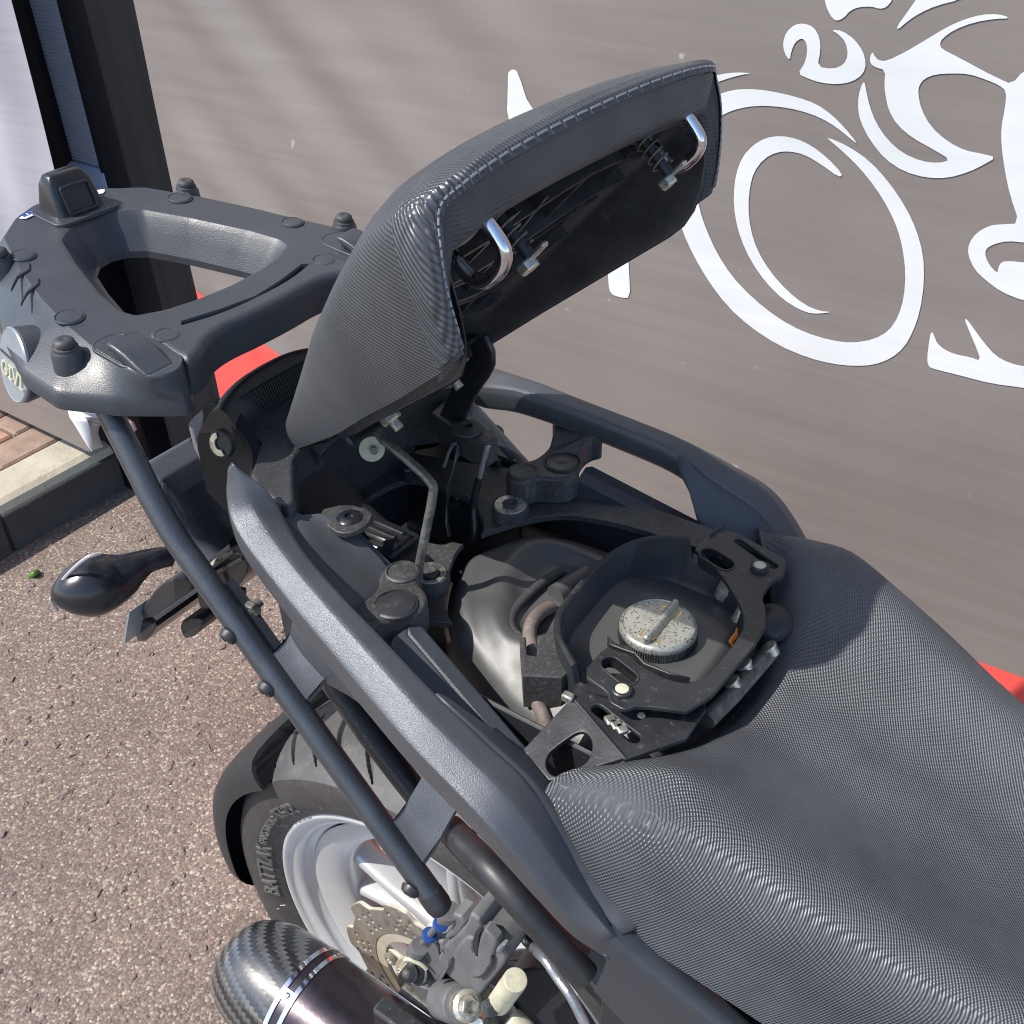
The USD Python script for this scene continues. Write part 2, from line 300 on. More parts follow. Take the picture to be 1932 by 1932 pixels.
while y < 2.5:
    prof = [(KX - .125, 0), (KX, 0), (KX, KH - .022), (KX - .007, KH - .007), (KX - .022, KH), (KX - .118, KH), (KX - .125, KH - .006)]
    a_, b_ = y + .004, y + .91
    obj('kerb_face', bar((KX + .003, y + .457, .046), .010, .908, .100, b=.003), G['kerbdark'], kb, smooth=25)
    obj('kerb_stone', loft([[(px_, q, pz) for px_, pz in prof] for q in (a_, b_)]), G['kerb'], kb, smooth=25)
    y += .914
n_ = 0
for i in range(9):
    for j in range(16):
        x, yy = KX - .134 - .1 - i * .106, -.75 + (j + .5 * (i % 2)) * .212
        if yy > 1.9: continue
        z = .118 + rng.normal(0, .0012)
        obj('brick', bar((x + .05, yy, z - .03), .099, .204, .06, b=.005), G['paver'] if rng.random() < .6 else G['paver2'], pv, smooth=20); n_ += 1
m = rhull([P(64, 1082, z=.012), P(70, 1079, z=.006), P(58, 1086, z=.004)], .006)
tag(obj('green_leaf', m, surf('leaf_green', (.08, .17, .03), .5, var=.3, vscale=90)), 'small bright green leaf bit lying on the asphalt near the kerb', 'leaf')

# ------------------------------------------------------------------ shop front behind
G['frame'] = surf('dark_shop_frame', (.006, .0065, .009), .6, spec=.15, var=.25, vscale=3)
G['wallm'] = surf('dark_shop_wall', (.03, .028, .03), .6, var=.3, vscale=4, bump=[(60, .3)])
G['shut'] = surf('blue_grey_slats', (.24, .28, .36), .5, metal=.1, var=.08)
G['shutb'] = surf('blue_rail', (.2, .27, .42), .35, var=.1)
G['shutn'] = surf('brown_grey_rail', (.12, .1, .1), .45, var=.1)
sf = thing('shop_front', 'dark shop front wall with a broad black upright and a slatted blind', 'building')
obj('wall', bar((-1.0, 1.3, 1.5), 9.0, .1, 3.2), G['wallm'], sf)
YF = .62
pl, pr = P(147, 159, y=YF)[0], P(311, 281, y=YF)[0]
fl = []
xs = np.linspace(pl, pr + .05, 40)
prof = [(x, YF + (.0012 * (math.sin(k * 1.1) > .2) + .001 * math.sin(k * .7))) for k, x in enumerate(xs)]
prof += [(xs[-1], YF + .16), (xs[0], YF + .16)]
obj('upright', loft([[(a, b, z) for a, b in prof] for z in (.0, 3.0)]), G['frame'], sf, smooth=20, label='broad black fluted upright')
jr = P(85, 150, y=YF)[0]; jl = jr - .22
obj('jamb', bar(((jl + jr) / 2, YF + .05, 1.5), jr - jl, .1, 3.0, b=.004), G['frame'], sf)
gl, gr_ = jr, pl
for k in range(110):
    z = .80 + k * .0062
    obj('slat', loft([[(x, YF + .012 + a, z + b) for a, b in ((0, .0), (-.0009, .001), (-.0014, .003), (-.0009, .005), (0, .0060), (.003, .0060), (.003, 0))] for x in (gl - .01, gr_ + .01)]), G['shut'], sf, smooth=40)
for z0, h, mt in ((.757, .042, 'shutb'), (.727, .028, 'shutn'), (.700, .026, 'shutn'), (.674, .026, 'frame'), (.64, .033, 'shutb')):
    obj('blind_rail', bar(((gl + gr_) / 2, YF + .010, z0 + h / 2), gr_ - gl + .02, .02, h, b=.005), G[mt], sf)
obj('door_panel', bar(((gl + gr_) / 2, YF + .1, .32), gr_ - gl + .02, .03, .64), G['frame'], sf)

# ------------------------------------------------------------------ banner
YB = .56
BX0 = P(311, 281, y=YB)[0]
def sm(a, b, x): t = np.clip((x - a) / (b - a), 0, 1); return t * t * (3 - 2 * t)
def fold(x, z):
    w = 1 - sm(-1.15, -.45, x + .25 * (1.0 - z)); q = x * .75 + (z - .9) * 1.0
    d = .010 * np.sin(q * 26 + 1.1 * np.sin(x * 5)) + .006 * np.sin(q * 47 + 2) + .004 * np.sin(q * 15 - x * 9 + .7)
    e = sm(BX0, BX0 + .12, x)
    return .42 * e * w * d + .002 * e * np.sin(x * 4.1 + z * 2.2) + .002 * np.sin(z * 9 + x * 2)
def vinylsheet(name, col, col2, rough=.42):
    n = {'g': ('texture_coordinate', {}), 'm': ('mapping', {'scale': (1.6, 1.6, 42.), 'rotation': (0, .05, 0)}), 'n': ('noise_texture', {'scale': 1.6, 'detail': 7., 'roughness': .62}),
         'r': ('rgb_ramp', {'ramp': [(.3, col), (.7, col2)]}), 'b': ('noise_texture', {'scale': 3., 'detail': 3.}), 'br': ('map_range', {'from_min': .3, 'from_max': .7, 'to_min': .88, 'to_max': 1.1}),
         'mx': ('mix_color', {'blend_type': 'multiply', 'fac': 1.}), 'p': ('principled_bsdf', {'roughness': rough, 'specular_ior_level': .45}), 't': ('translucent_bsdf', {}), 'ms': ('mix_closure', {'fac': .12}),
         'fk': ('noise_texture', {'scale': 34., 'detail': 2.}), 'fm': ('map_range', {'from_min': .735, 'from_max': .78, 'to_min': 0., 'to_max': .35, 'clamp': True}), 'fx': ('mix_color', {'b': (.6, .58, .55)}), 'w': ('noise_texture', {'scale': 420., 'detail': 1.}), 'bp': ('bump', {'strength': .12, 'distance': .0006})}
    l = [('g.object', 'm.vector'), ('m.vector', 'n.vector'), ('g.object', 'b.vector'), ('n.fac', 'r.fac'), ('r.color', 'mx.a'), ('b.fac', 'br.value'), ('br.result', 'mx.b'), ('g.object', 'fk.vector'), ('fk.fac', 'fm.value'), ('fm.result', 'fx.fac'), ('mx.result', 'fx.a'), ('fx.result', 'p.base_color'),
         ('mx.result', 't.color'), ('g.object', 'w.vector'), ('w.fac', 'bp.height'), ('bp.normal', 'p.normal'), ('p.BSDF', 'ms.closure1'), ('t.BSDF', 'ms.closure2')]
    return usdkit.material(stage, '/World/Looks/' + name, n, l, surface='ms.closure')
G['bgrey'] = vinylsheet('grey_banner_print', (.185, .163, .151), (.215, .191, .178))
G['bwhite'] = vinylsheet('white_banner_print', (.6, .615, .63), (.66, .67, .68))
G['bred'] = vinylsheet('red_banner_print', (.72, .085, .07), (.78, .1, .085))
def sheet(x0, x1, z0, z1_, nx, nz, y, fn, th=.0012):
    X, Z = np.meshgrid(np.linspace(x0, x1, nx), np.linspace(z0, z1_, nz)); Y = y + fn(X, Z)
    v = np.stack([X, Y, Z], -1).reshape(-1, 3); f = []
    for j in range(nz - 1):
        for i in range(nx - 1):
            a = j * nx + i; f += [(a, a + 1, a + nx + 1), (a, a + nx + 1, a + nx)]
    return mk(v, f)
bn = thing('banner', 'large grey banner with white motorcycle rider emblem and red lower border', 'banner')
BX0 = P(311, 281, y=YB)[0]
obj('sheet', sheet(BX0, 1.7, .17, 2.3, 300, 200, YB, fold), G['bgrey'], bn, smooth=70)
def printed(poly, dy):
    pg = Polygon(poly)
    if not pg.is_valid: pg = pg.buffer(0)
    ms = []
    cell = .016
    x0, y0, x1, y1 = pg.bounds
    for i in range(int((x1 - x0) / cell) + 1):
        for j in range(int((y1 - y0) / cell) + 1):
            c = pg.intersection(sbox(x0 + i * cell, y0 + j * cell, x0 + (i + 1) * cell, y0 + (j + 1) * cell))
            for q in getattr(c, 'geoms', [c]):
                if q.geom_type == 'Polygon' and q.area > 1e-9:
                    v, f = trimesh.creation.triangulate_polygon(q, engine='earcut'); v = np.asarray(v)
                    ms.append(mk(np.stack([v[:, 0], YB + fold(v[:, 0], v[:, 1]) - dy, v[:, 1]], 1), f))
    m = cat(ms); m.merge_vertices()
    fn = m.face_normals[:, 1] > 0
    m.faces[fn] = m.faces[fn][:, ::-1]
    return m
def zpoly(zf, pts, n=1, y=YB): 
    return [P(*zf(a, b), y=y)[[0, 2]] for a, b in chaikin(pts, n)]
ring = [(965, 668), (910, 600), (850, 540), (780, 490), (680, 455), (560, 428), (460, 418), (380, 425), (305, 450), (220, 520), (160, 620), (120, 760), (112, 900), (125, 1000), (150, 1090), (200, 1200), (270, 1320), (360, 1440), (470, 1540),
        (600, 1625), (740, 1685), (860, 1715), (960, 1725), (1050, 1720), (1130, 1690), (1190, 1640), (1230, 1570), (1265, 1470), (1285, 1330), (1280, 1200), (1250, 1090), (1200, 980), (1120, 860), (1030, 760), (930, 690), (830, 647), (838, 660), (900, 712),
        (980, 790), (1060, 890), (1120, 990), (1160, 1080), (1185, 1180), (1197, 1290), (1190, 1400), (1165, 1490), (1120, 1560), (1050, 1600), (950, 1617), (850, 1605), (720, 1565), (600, 1500), (480, 1405), (380, 1300), (310, 1190),
        (260, 1080), (230, 990), (215, 900), (228, 780), (265, 640), (310, 560), (360, 530), (420, 510), (500, 498), (600, 502), (700, 520), (800, 555), (880, 605), (940, 655), (966, 676)]
inner = [(902, 822), (830, 745), (760, 690), (690, 655), (610, 640), (540, 650), (480, 685), (430, 740), (400, 820), (388, 920), (395, 1020), (420, 1120), (470, 1230), (540, 1330), (620, 1410), (700, 1460), (760, 1480), (838, 1474), (838, 1470), (790, 1465),
         (720, 1435), (640, 1370), (560, 1280), (500, 1180), (468, 1080), (457, 980), (465, 880), (485, 810), (530, 750), (590, 718), (650, 713), (720, 728), (800, 775), (885, 838)]
hand = [(655, 287), (630, 250), (623, 200), (640, 150), (680, 115), (725, 110), (770, 128), (798, 180), (800, 240), (785, 315), (860, 325), (910, 305), (930, 260), (920, 200), (890, 165), (850, 139), (905, 145), (960, 185), (1000, 240), (1015, 300), (1000, 350),
        (950, 385), (880, 398), (800, 390), (740, 370), (693, 347), (725, 300), (738, 250), (735, 200), (712, 178), (680, 200), (663, 240)]
blob = [(815, -80), (820, 0), (835, 50), (860, 90), (880, 98), (910, 85), (940, 50), (980, 33), (1040, 30), (1080, 42), (1110, 35), (1140, 0), (1160, -80)]
wing = [(1165, 140), (1160, 125), (1200, 70), (1250, 0), (1290, -60), (1560, -60), (1450, 0), (1350, 25), (1270, 60), (1210, 100)]
crest = [(285, 362), (340, 348), (400, 341), (480, 345), (430, 352), (370, 368), (300, 392), (200, 450), (200, 410)]
body = [(1697, 85), (1640, 65), (1560, 68), (1480, 90), (1400, 125), (1300, 185), (1200, 245), (1110, 288), (1075, 285), (1055, 265), (1045, 243), (1032, 270), (1035, 300), (1060, 318), (1105, 330), (1100, 400), (1105, 450), (1120, 520), (1160, 590), (1230, 650),
        (1330, 705), (1412, 755), (1350, 770), (1270, 760), (1180, 720), (1110, 655), (1060, 580), (1030, 500), (1015, 430), (1005, 378), (985, 420), (973, 490), (985, 570), (1030, 660), (1100, 750), (1190, 810), (1300, 840), (1400, 840), (1500, 810), (1560, 780),
        (1627, 742), (1560, 725), (1480, 710), (1400, 670), (1320, 600), (1275, 520), (1258, 440), (1265, 400), (1290, 370), (1340, 350), (1420, 345), (1500, 348), (1580, 375), (1640, 400), (1675, 430), (1670, 500), (1650, 600), (1650, 680), (1665, 800), (1690, 920),
        (1735, 1055), (1650, 1058), (1590, 1065), (1530, 1100), (1495, 1150), (1490, 1200), (1520, 1270), (1570, 1320), (1650, 1380), (1758, 1422), (1950, 1450), (1950, 1240), (1758, 1240), (1690, 1232), (1650, 1235), (1634, 1262), (1630, 1292), (1590, 1250), (1570, 1200), (1580, 1170), (1620, 1150), (1680, 1137),
        (1758, 1145), (1950, 1150), (1950, 250), (1758, 330), (1700, 397), (1640, 370), (1560, 330), (1450, 270), (1370, 230), (1362, 205), (1375, 180), (1430, 140), (1520, 105), (1620, 88)]
letter = [(1305, 1728), (1298, 1690), (1310, 1600), (1318, 1563), (1330, 1580), (1345, 1620), (1380, 1650), (1430, 1672), (1500, 1685), (1552, 1704), (1530, 1640), (1500, 1570), (1475, 1510), (1484, 1505), (1510, 1540), (1560, 1610), (1620, 1680), (1690, 1715), (1758, 1730), (1950, 1760), (1950, 1870), (1758, 1830), (1600, 1810), (1450, 1770), (1330, 1740)]
for nm, p, zf in (('emblem_wheel', ring, z7), ('emblem_inner_wheel', inner, z7), ('emblem_handlebar', hand, z7), ('emblem_helmet', blob, z7), ('emblem_wing', wing, z7), ('emblem_mudguard', crest, z7), ('emblem_rider', body, z7), ('letter', letter, z7),
                  ('letter', [(945, 175), (947, 152), (968, 138), (988, 150), (1030, 300), (1425, 845), (1434, 960), (1440, 1062), (1400, 1060), (1362, 1045), (1352, 1010), (1345, 880), (1010, 500), (932, 350)], z2)):
    obj(nm, printed(zpoly(zf, p), .0009), G['bwhite'], bn, smooth=70)
rt = spline([(BX0 + .001, .655), (-1.25, .589), (-1.1, .53), (-.85, .475), (-.6, .463), (-.3, .482), (-.05, .497), (.1, .492), (.5, .47), (1.0, .45), (1.69, .45)], 5)
obj('red_border', printed([tuple(q) for q in rt] + [(1.69, .172), (BX0 + .001, .172)], .0009), G['bred'], bn, smooth=70)
_unused = (tube([(BX0 - .002, YB + float(fold(np.array(BX0), np.array(z))) - .001, z) for z in np.linspace(.17, 2.2, 60)], .004, 8))
# second banner further along, its free lower corner folded back
YL = .53
lb = thing('hanging_banner', 'pale hanging banner left of the dark upright with a folded white corner', 'banner')
xr = P(60, 160, y=YL)[0]
G['pale'] = vinylsheet('pale_banner_cloth', (.33, .32, .365), (.38, .37, .41))
def lf(x, z): return .018 * np.sin(x * 17 + z * 3.2) * sm(.15, 1.4, z) + .01 * np.sin(x * 31 - z * 2.5 + 1) * sm(.1, 1., z) + .004 * np.sin(z * 8)
def leftsheet(z0, z1_, nz):
    rows = []
    for z in np.linspace(z0, z1_, nz):
        r = xr - .19 * (1 - sm(.17, .62, z)) * 1.0
        xs_ = np.linspace(-3.6, r, 120); rows.append(np.stack([xs_, YL + lf(xs_, z + 0 * xs_), z + 0 * xs_], 1))
    return loft(rows, False, False)
obj('upper_sheet', leftsheet(.5, 2.3, 70), G['pale'], lb, smooth=70)
obj('lower_sheet', leftsheet(.165, .5, 16), G['bgrey'], lb, smooth=70)
c0, c1, c2, c3, c4 = P(*z10(540, 165), y=YL - .006), P(*z10(735, 470), y=YL - .012), P(*z10(755, 455), y=YL - .01), P(*z10(830, 430), y=YL + .02), P(*z10(700, 120), y=YL - .004)
m = loft([chaikin([c4 + [-.03, 0, .12], c0, P(*z10(600, 250), y=YL - .012), P(*z10(690, 400), y=YL - .014), c1], 2, False), chaikin([c4 + [0, 0, .12], c4 + [.01, -.02, 0], P(*z10(720, 240), y=YL - .03), P(*z10(740, 380), y=YL - .03), c2], 2, False),
          chaikin([c4 + [.07, .03, .1], c4 + [.07, .03, .0], P(*z10(780, 260), y=YL + .02), P(*z10(815, 400), y=YL + .02), c3], 2, False)], False, False)
obj('folded_corner', m, G['bwhite'], lb, smooth=80, label='white folded back corner')
hk = P(*z10(980, 200), y=.56)
m = cat([tube(spline([P(*z10(965, 170), y=.57), P(*z10(985, 215), y=.57), P(*z10(1000, 255), y=.57), P(*z10(1020, 240), y=.57), P(*z10(1042, 255), y=.57), P(*z10(1062, 300), y=.57)], 6), .012, 10), ])
tag(obj('strap_hook', m, surf('pink_plastic', (.7, .42, .4), .35, var=.1)), 'pink plastic strap hook between the folded corner and the rack tube', 'hook')

# ================================================================== the motorcycle
bike = thing('motorcycle', 'dark grey and black motorcycle with its rear seat tipped up', 'motorcycle')

# ------------------------------------------------------------------ luggage rack
RN = A(.13, 0, 1) / np.linalg.norm([.13, 0, 1])
def rz(x): return 1.060 - .13 * (x + .6)
def RP(zf, x, y, up=0.): return PL(*zf(x, y), (-.6, 0, 1.060 + up), (.13, 0, 1))
REX, REY = A(1, 0, -.13) / np.linalg.norm([1, 0, .13]), A(0, 1, 0)
half = [(-.842, .0), (-.840, .02), (-.83, .043), (-.806, .072), (-.756, .094), (-.70, .113), (-.655, .124), (-.62, .130), (-.585, .131), (-.566, .129), (-.558, .12), (-.557, .108), (-.564, .096), (-.58, .090), (-.600, .090), (-.609, .082), (-.606, .066), (-.598, .03), (-.594, 0)]
def full(h): h = np.array(h); return np.vstack([h, (h * [1, -1])[::-1][1:-1]])
def polar(poly, cx, n=240):
    pg = Polygon(poly); out = []
    for a in np.linspace(0, 2 * np.pi, n, endpoint=False):
        x = pg.exterior.intersection(LineString([(cx, 0), (cx + 2 * math.cos(a), 2 * math.sin(a))]))
        q = max((np.array(p.coords[0]) for p in getattr(x, 'geoms', [x])), key=lambda q: np.hypot(q[0] - cx, q[1]))
        out.append(q)
    return np.array(out)
RC = -.70
crease = chaikin(polar(full(half), RC), 2)
skh = [(-.856, 0), (-.854, .025), (-.842, .052), (-.818, .084), (-.77, .112), (-.715, .142), (-.665, .162), (-.625, .164), (-.59, .143), (-.566, .122), (-.556, .112), (-.556, .104), (-.566, .093), (-.582, .087), (-.602, .0875), (-.611, .080), (-.608, .064), (-.600, .03), (-.596, 0)]
skirt = chaikin(polar(full(skh), RC), 2)
hth = [(-.793, 0), (-.790, .02), (-.775, .042), (-.734, .060), (-.68, .079), (-.65, .085), (-.636, .081), (-.627, .06), (-.622, .035), (-.62, 0)]
hbh = [(-.776, 0), (-.773, .014), (-.76, .028), (-.724, .043), (-.678, .058), (-.656, .063), (-.646, .06), (-.640, .045), (-.637, .025), (-.636, 0)]
htop, hbot = chaikin(polar(full(hth), RC), 3), chaikin(polar(full(hbh), RC), 3)
def lift(c, d): return np.stack([c[:, 0], c[:, 1], rz(c[:, 0]) + d], 1)
crease, skirt = [np.array([c[i * len(c) // 480] for i in range(480)]) for c in (crease, skirt)]
htop, hbot = [np.array([c[i * len(c) // 480] for i in range(480)]) for c in (htop, hbot)]
def mixr(a, b, t): return a + (b - a) * t
cr_, sk_, ht_, hb_ = lift(crease, 0), lift(skirt, -.020), lift(htop, 0), lift(hbot, -.030)
oc = np.array([RC, 0, rz(RC)])
rings = [lift(hbot, -.036), hb_, mixr(hb_, ht_, .35) + [0, 0, .002], mixr(hb_, ht_, .7) + [0, 0, .0035], mixr(hb_, ht_, .92) + [0, 0, .0012], mixr(ht_, cr_, .06), mixr(ht_, cr_, .5), mixr(ht_, cr_, .97), mixr(cr_, sk_, .04) - [0, 0, .0006],
         mixr(cr_, sk_, .5), mixr(cr_, sk_, .92), mixr(sk_, oc - [0, 0, .02], -.012) - [0, 0, .003], mixr(sk_, oc, -.012) - [0, 0, .013], mixr(sk_, oc, .01) - [0, 0, .0155], mixr(sk_, oc, .05) - [0, 0, .0155]]
plate = loft(rings, True, False, wrap=True)
rack = obj('luggage_rack', plate, G['rack'], bike, smooth=22, label='black plastic luggage rack plate with a central opening')
# front cross bar with its two screw ears
bh = [(-.611, .083), (-.617, .094), (-.606, .0985), (-.592, .094), (-.578, .092), (-.566, .087), (-.575, .077), (-.582, .066), (-.586, .045), (-.584, .02), (-.582, 0)]
barpoly = np.vstack([np.array(bh)[::-1], (np.array([(-.592, 0), (-.596, .03), (-.603, .066)]))])
bb = np.array([(-.5935, 0), (-.597, .03), (-.605, .066), (-.6085, .082)])
top_unused = full([(-.56, 0), (-.562, .02), (-.564, .045), (-.560, .066), (-.553, .079), (-.548, .088), (-.56, .093)])
outer = np.vstack([[(-.5955, -.03), (-.604, -.066), (-.6105, -.082), (-.613, -.090), (-.606, -.0965), (-.594, -.0955), (-.578, -.0985), (-.563, -.097), (-.569, -.080), (-.578, -.066), (-.581, -.045), (-.579, -.02)],
                   [(-.579, .02), (-.581, .045), (-.578, .066), (-.569, .080), (-.563, .097), (-.578, .0985), (-.594, .0955), (-.606, .0965), (-.613, .090), (-.6105, .082), (-.604, .066), (-.5955, .03)]])
outer = np.array([[x - .0035 * (x < -.590 or abs(y) > .08 and x < -.6), y] for x, y in outer])
outer = chaikin(outer, 2)
obj('cross_bar', prism(outer - [-.6, 0], .031, o=(-.6, 0, 1.060 - .030), ex=REX, ey=REY, bev=.007, seg=5), G['rack'], rack, smooth=40)
for pt, r in ((RP(z1, 787, 937), .0085), (RP(z1, 1523, 585), .0085), (RP(z1, 327, 852), .0095), (RP(z1, 110, 562), .0085), (RP(z1, 847, 291), .0095), (RP(z1, 1377, 405), .0085)):
    obj('screw', lathe([(r + .0012, -.001), (r + .0012, .0004), (r + .0005, .0007), (r, -.0002), (r - .0006, .0008), (r * .5, .0012), (0, .0013)], pt + RN * .0008, RN, 32), G['rack'], rack, smooth=30)
for (x, y, r, tear) in ((-.633, -.143, .0092, 1), (-.632, .143, .0092, 1), (-.777, -.095, .0092, 1), (-.778, .095, .0092, 1)):
    s_ = np.sign(y); b = A(x, y, rz(x) - .020); tz = rz(x) + .0005
    post = loft([np.array([[x + (.0105 + k) * math.cos(a), y + (.0105 + k) * math.sin(a), z] for a in np.linspace(0, 2 * np.pi, 30, endpoint=False)]) for z, k in ((rz(x) - .028, .0015), (rz(x) - .012, .001), (tz - .002, 0), (tz, -.0015))])
    obj('pad_post', post, G['rack'], rack, smooth=40)
    obj('rubber_pad', lathe([(r - .0015, 0), (r, .0012), (r - .0004, .003), (r - .0022, .0036), (r - .0016, .005), (r - .0022, .0072), (r - .004, .0085), (.0028, .0088), (.0018, .0082), (0, .0082)], A(x, y, tz - .0005), RN, 30), G['rubber'], rack, smooth=40)
for s_ in (-1, 1):   # raised hook tongues; a black patch stands for the shade in their slot
    c = A(-.596, s_ * .1165, rz(-.596))
    sl = rrect(.050, .030, .013, 7) @ np.array([[1, 0], [0, 1]])
    obj('hook_slot', prism(sl, .0022, [inset(ccw(sl), .0022)], o=c + A(-.008, 0, -.0008), ex=REX, ey=REY, bev=.001), G['rack'], rack)
    obj('slot_shade', prism(inset(ccw(sl), .002), .0006, o=c + A(-.008, 0, .0002), ex=REX, ey=REY, bev=.0002), surf('slot_shade_black', (.001, .001, .0012), .9, spec=.03) if s_ < 0 else UsdShade.Material.Get(stage, '/World/Looks/slot_shade_black'), rack)
    prof = [(-.0145, .0100), (-.008, .0106), (.004, .0085), (.016, .0035), (.0245, .0004), (.0245, -.002), (.012, -.001), (.006, .0025), (-.006, .0065), (-.0145, .0072)]
    rr = []
    for t in (-1, -.93, -.8, 0, .8, .93, 1):
        k = .82 if abs(t) == 1 else .94 if abs(t) > .9 else 1
        rr.append([c + REX * (px_ * k + .004) + REY * (t * .0125) + RN * (pz * k) for px_, pz in prof])
    obj('hook_tongue', loft(rr), G['rack'], rack, smooth=40)
    obj('hook_neck', bar(c + RN * .003 + REX * (-.004), .010, .016, .008, b=.001), G['black'], rack)
# latch tower at the rear
def tw(x, y, up): return A(x, y, rz(x) + up)
tw0 = tw
def tw(x, y, up): return tw0(-.81 + (x + .81) * .85, y * .86, up * .66)
tr = [[tw(-.832, -.027, -.004), tw(-.832, .027, -.004), tw(-.794, .027, -.004), tw(-.794, -.027, -.004)], [tw(-.830, -.025, .012), tw(-.830, .025, .012), tw(-.796, .025, .012), tw(-.796, -.025, .012)],
      [tw(-.826, -.022, .036), tw(-.826, .022, .036), tw(-.801, .022, .036), tw(-.801, -.022, .036)], [tw(-.822, -.018, .047), tw(-.822, .018, .047), tw(-.806, .018, .047), tw(-.806, -.018, .047)], [tw(-.818, -.013, .050), tw(-.818, .013, .050), tw(-.810, .013, .050), tw(-.810, -.013, .050)]]
tower = loft([chaikin(np.array(spline(r, 3, True)) * .35 + np.array([r[i // 3] + (r[(i // 3 + 1) % 4] - r[i // 3]) * (i % 3) / 3 for i in range(12)]) * .65, 2) for r in tr])
tower = obj('latch_tower', tower, G['gloss'], rack, smooth=45)
fr = [tw(-.7935, -.0165, .010), tw(-.7935, .0165, .010), tw(-.7985, .0145, .034), tw(-.7985, -.0145, .034)]
nn = np.cross(fr[1] - fr[0], fr[3] - fr[0]); nn /= np.linalg.norm(nn)
e_ = (fr[1] - fr[0]) / np.linalg.norm(fr[1] - fr[0])
obj('tower_recess', prism(rrect(.030, .024, .003), .0016, [rrect(.025, .019, .002)], o=sum(fr) / 4 - nn * .0006 * 0, ex=e_, ey=np.cross(nn, e_), bev=.0006), G['black'], rack)
obj('tower_base', prism(rrect(.042, .064, .008), .003, o=tw(-.808, 0, -.001), ex=REX, ey=REY, bev=.001), G['rack'], rack)
# stickers on the rear rim either side of the tower
for zf, pts, txt in ((z15, [(140, 460), (185, 465), (330, 400), (325, 372), (190, 425)], 'MONOKEY'), (z15, [(655, 268), (738, 257), (742, 272), (728, 286), (668, 292)], 'KEY')):
    q = np.array([RP(zf, *p)[:2] for p in pts]); c = q.mean(0)
    obj('sticker', prism(q - c, .0006, o=A(c[0], c[1], rz(c[0]) + .0007), ex=REX, ey=REY, bev=.0002), G['white'], rack)
q0, q1 = RP(z15, 175, 458), RP(z15, 318, 397)
d_ = (q1 - q0) / np.linalg.norm(q1 - q0); t_ = meshkit.text_mesh('MONOKEY', .006, .0004)
w_ = np.linalg.norm(q1 - q0); t_.vertices[:, 0] *= w_ / t_.vertices[:, 0].max()
t_.vertices = q0 + np.outer(t_.vertices[:, 0], d_) + np.outer(t_.vertices[:, 1], np.cross(RN, d_)) + np.outer(t_.vertices[:, 2] + .0015, RN)
obj('sticker_lettering', t_, G['blue'], rack, smooth=False)
# chevrons moulded in the rear corner
for pts in ([(80, 970), (118, 862), (210, 778), (214, 822), (128, 878), (100, 935)], [(150, 1075), (186, 975), (272, 880), (278, 922), (196, 990), (170, 1030)]):
    q = np.array([RP(z15, *p)[:2] for p in pts]); c = q.mean(0)
    obj('chevron', prism(ccw(q - c), .0022, o=A(c[0], c[1], rz(c[0]) - .0006), ex=REX, ey=REY, bev=.0011), G['rack'], rack, smooth=15)
# round maker's badge on its boss
bn_ = A(-.22, -.93, .28); bn_ /= np.linalg.norm(bn_); bc = A(-.690, -.153, 1.040)
e1b = np.cross(A(0, 0, 1), bn_); e1b /= np.linalg.norm(e1b); e2b = np.cross(bn_, e1b)
obj('badge_boss', loft([[bc + bn_ * h + r * (math.cos(a) * e1b + math.sin(a) * e2b) + up for a in np.linspace(0, 2 * np.pi, 36, endpoint=False)] for h, r, up in ((-.06, .019, A(0, 0, .014)), (-.03, .0245, A(0, 0, .006)), (-.004, .028, 0), (-.001, .0275, 0))]), G['rack'], rack, smooth=40)
bd = obj('badge', lathe([(.0275, -.001), (.028, .001), (.027, .0022), (.026, .0016), (.0, .0019)], bc, bn_, 48, e1b), G['badge'], rack, label='round silver badge with raised letters')
t_ = meshkit.text_mesh('GIVI', .011, .0018, bold=True); t_.vertices[:, 0] -= t_.vertices[:, 0].max() / 2; t_.vertices[:, 1] -= .012; t_.vertices[:, 0] *= 1.25
t_.vertices = bc + np.outer(t_.vertices[:, 0], e1b) + np.outer(t_.vertices[:, 1], e2b) + np.outer(t_.vertices[:, 2] + .0014, bn_)
obj('badge_lettering', t_, G['gold'], bd, smooth=False)
for y0, x0, x1 in ((.004, -.024, .012), ):
    obj('badge_line', bar(bc + bn_ * .0022 + e2b * y0 + e1b * (x0 + x1) / 2, x1 - x0, .0016, .0012, R=np.stack([e1b, e2b, bn_], 1), b=.0003), G['black'], bd)
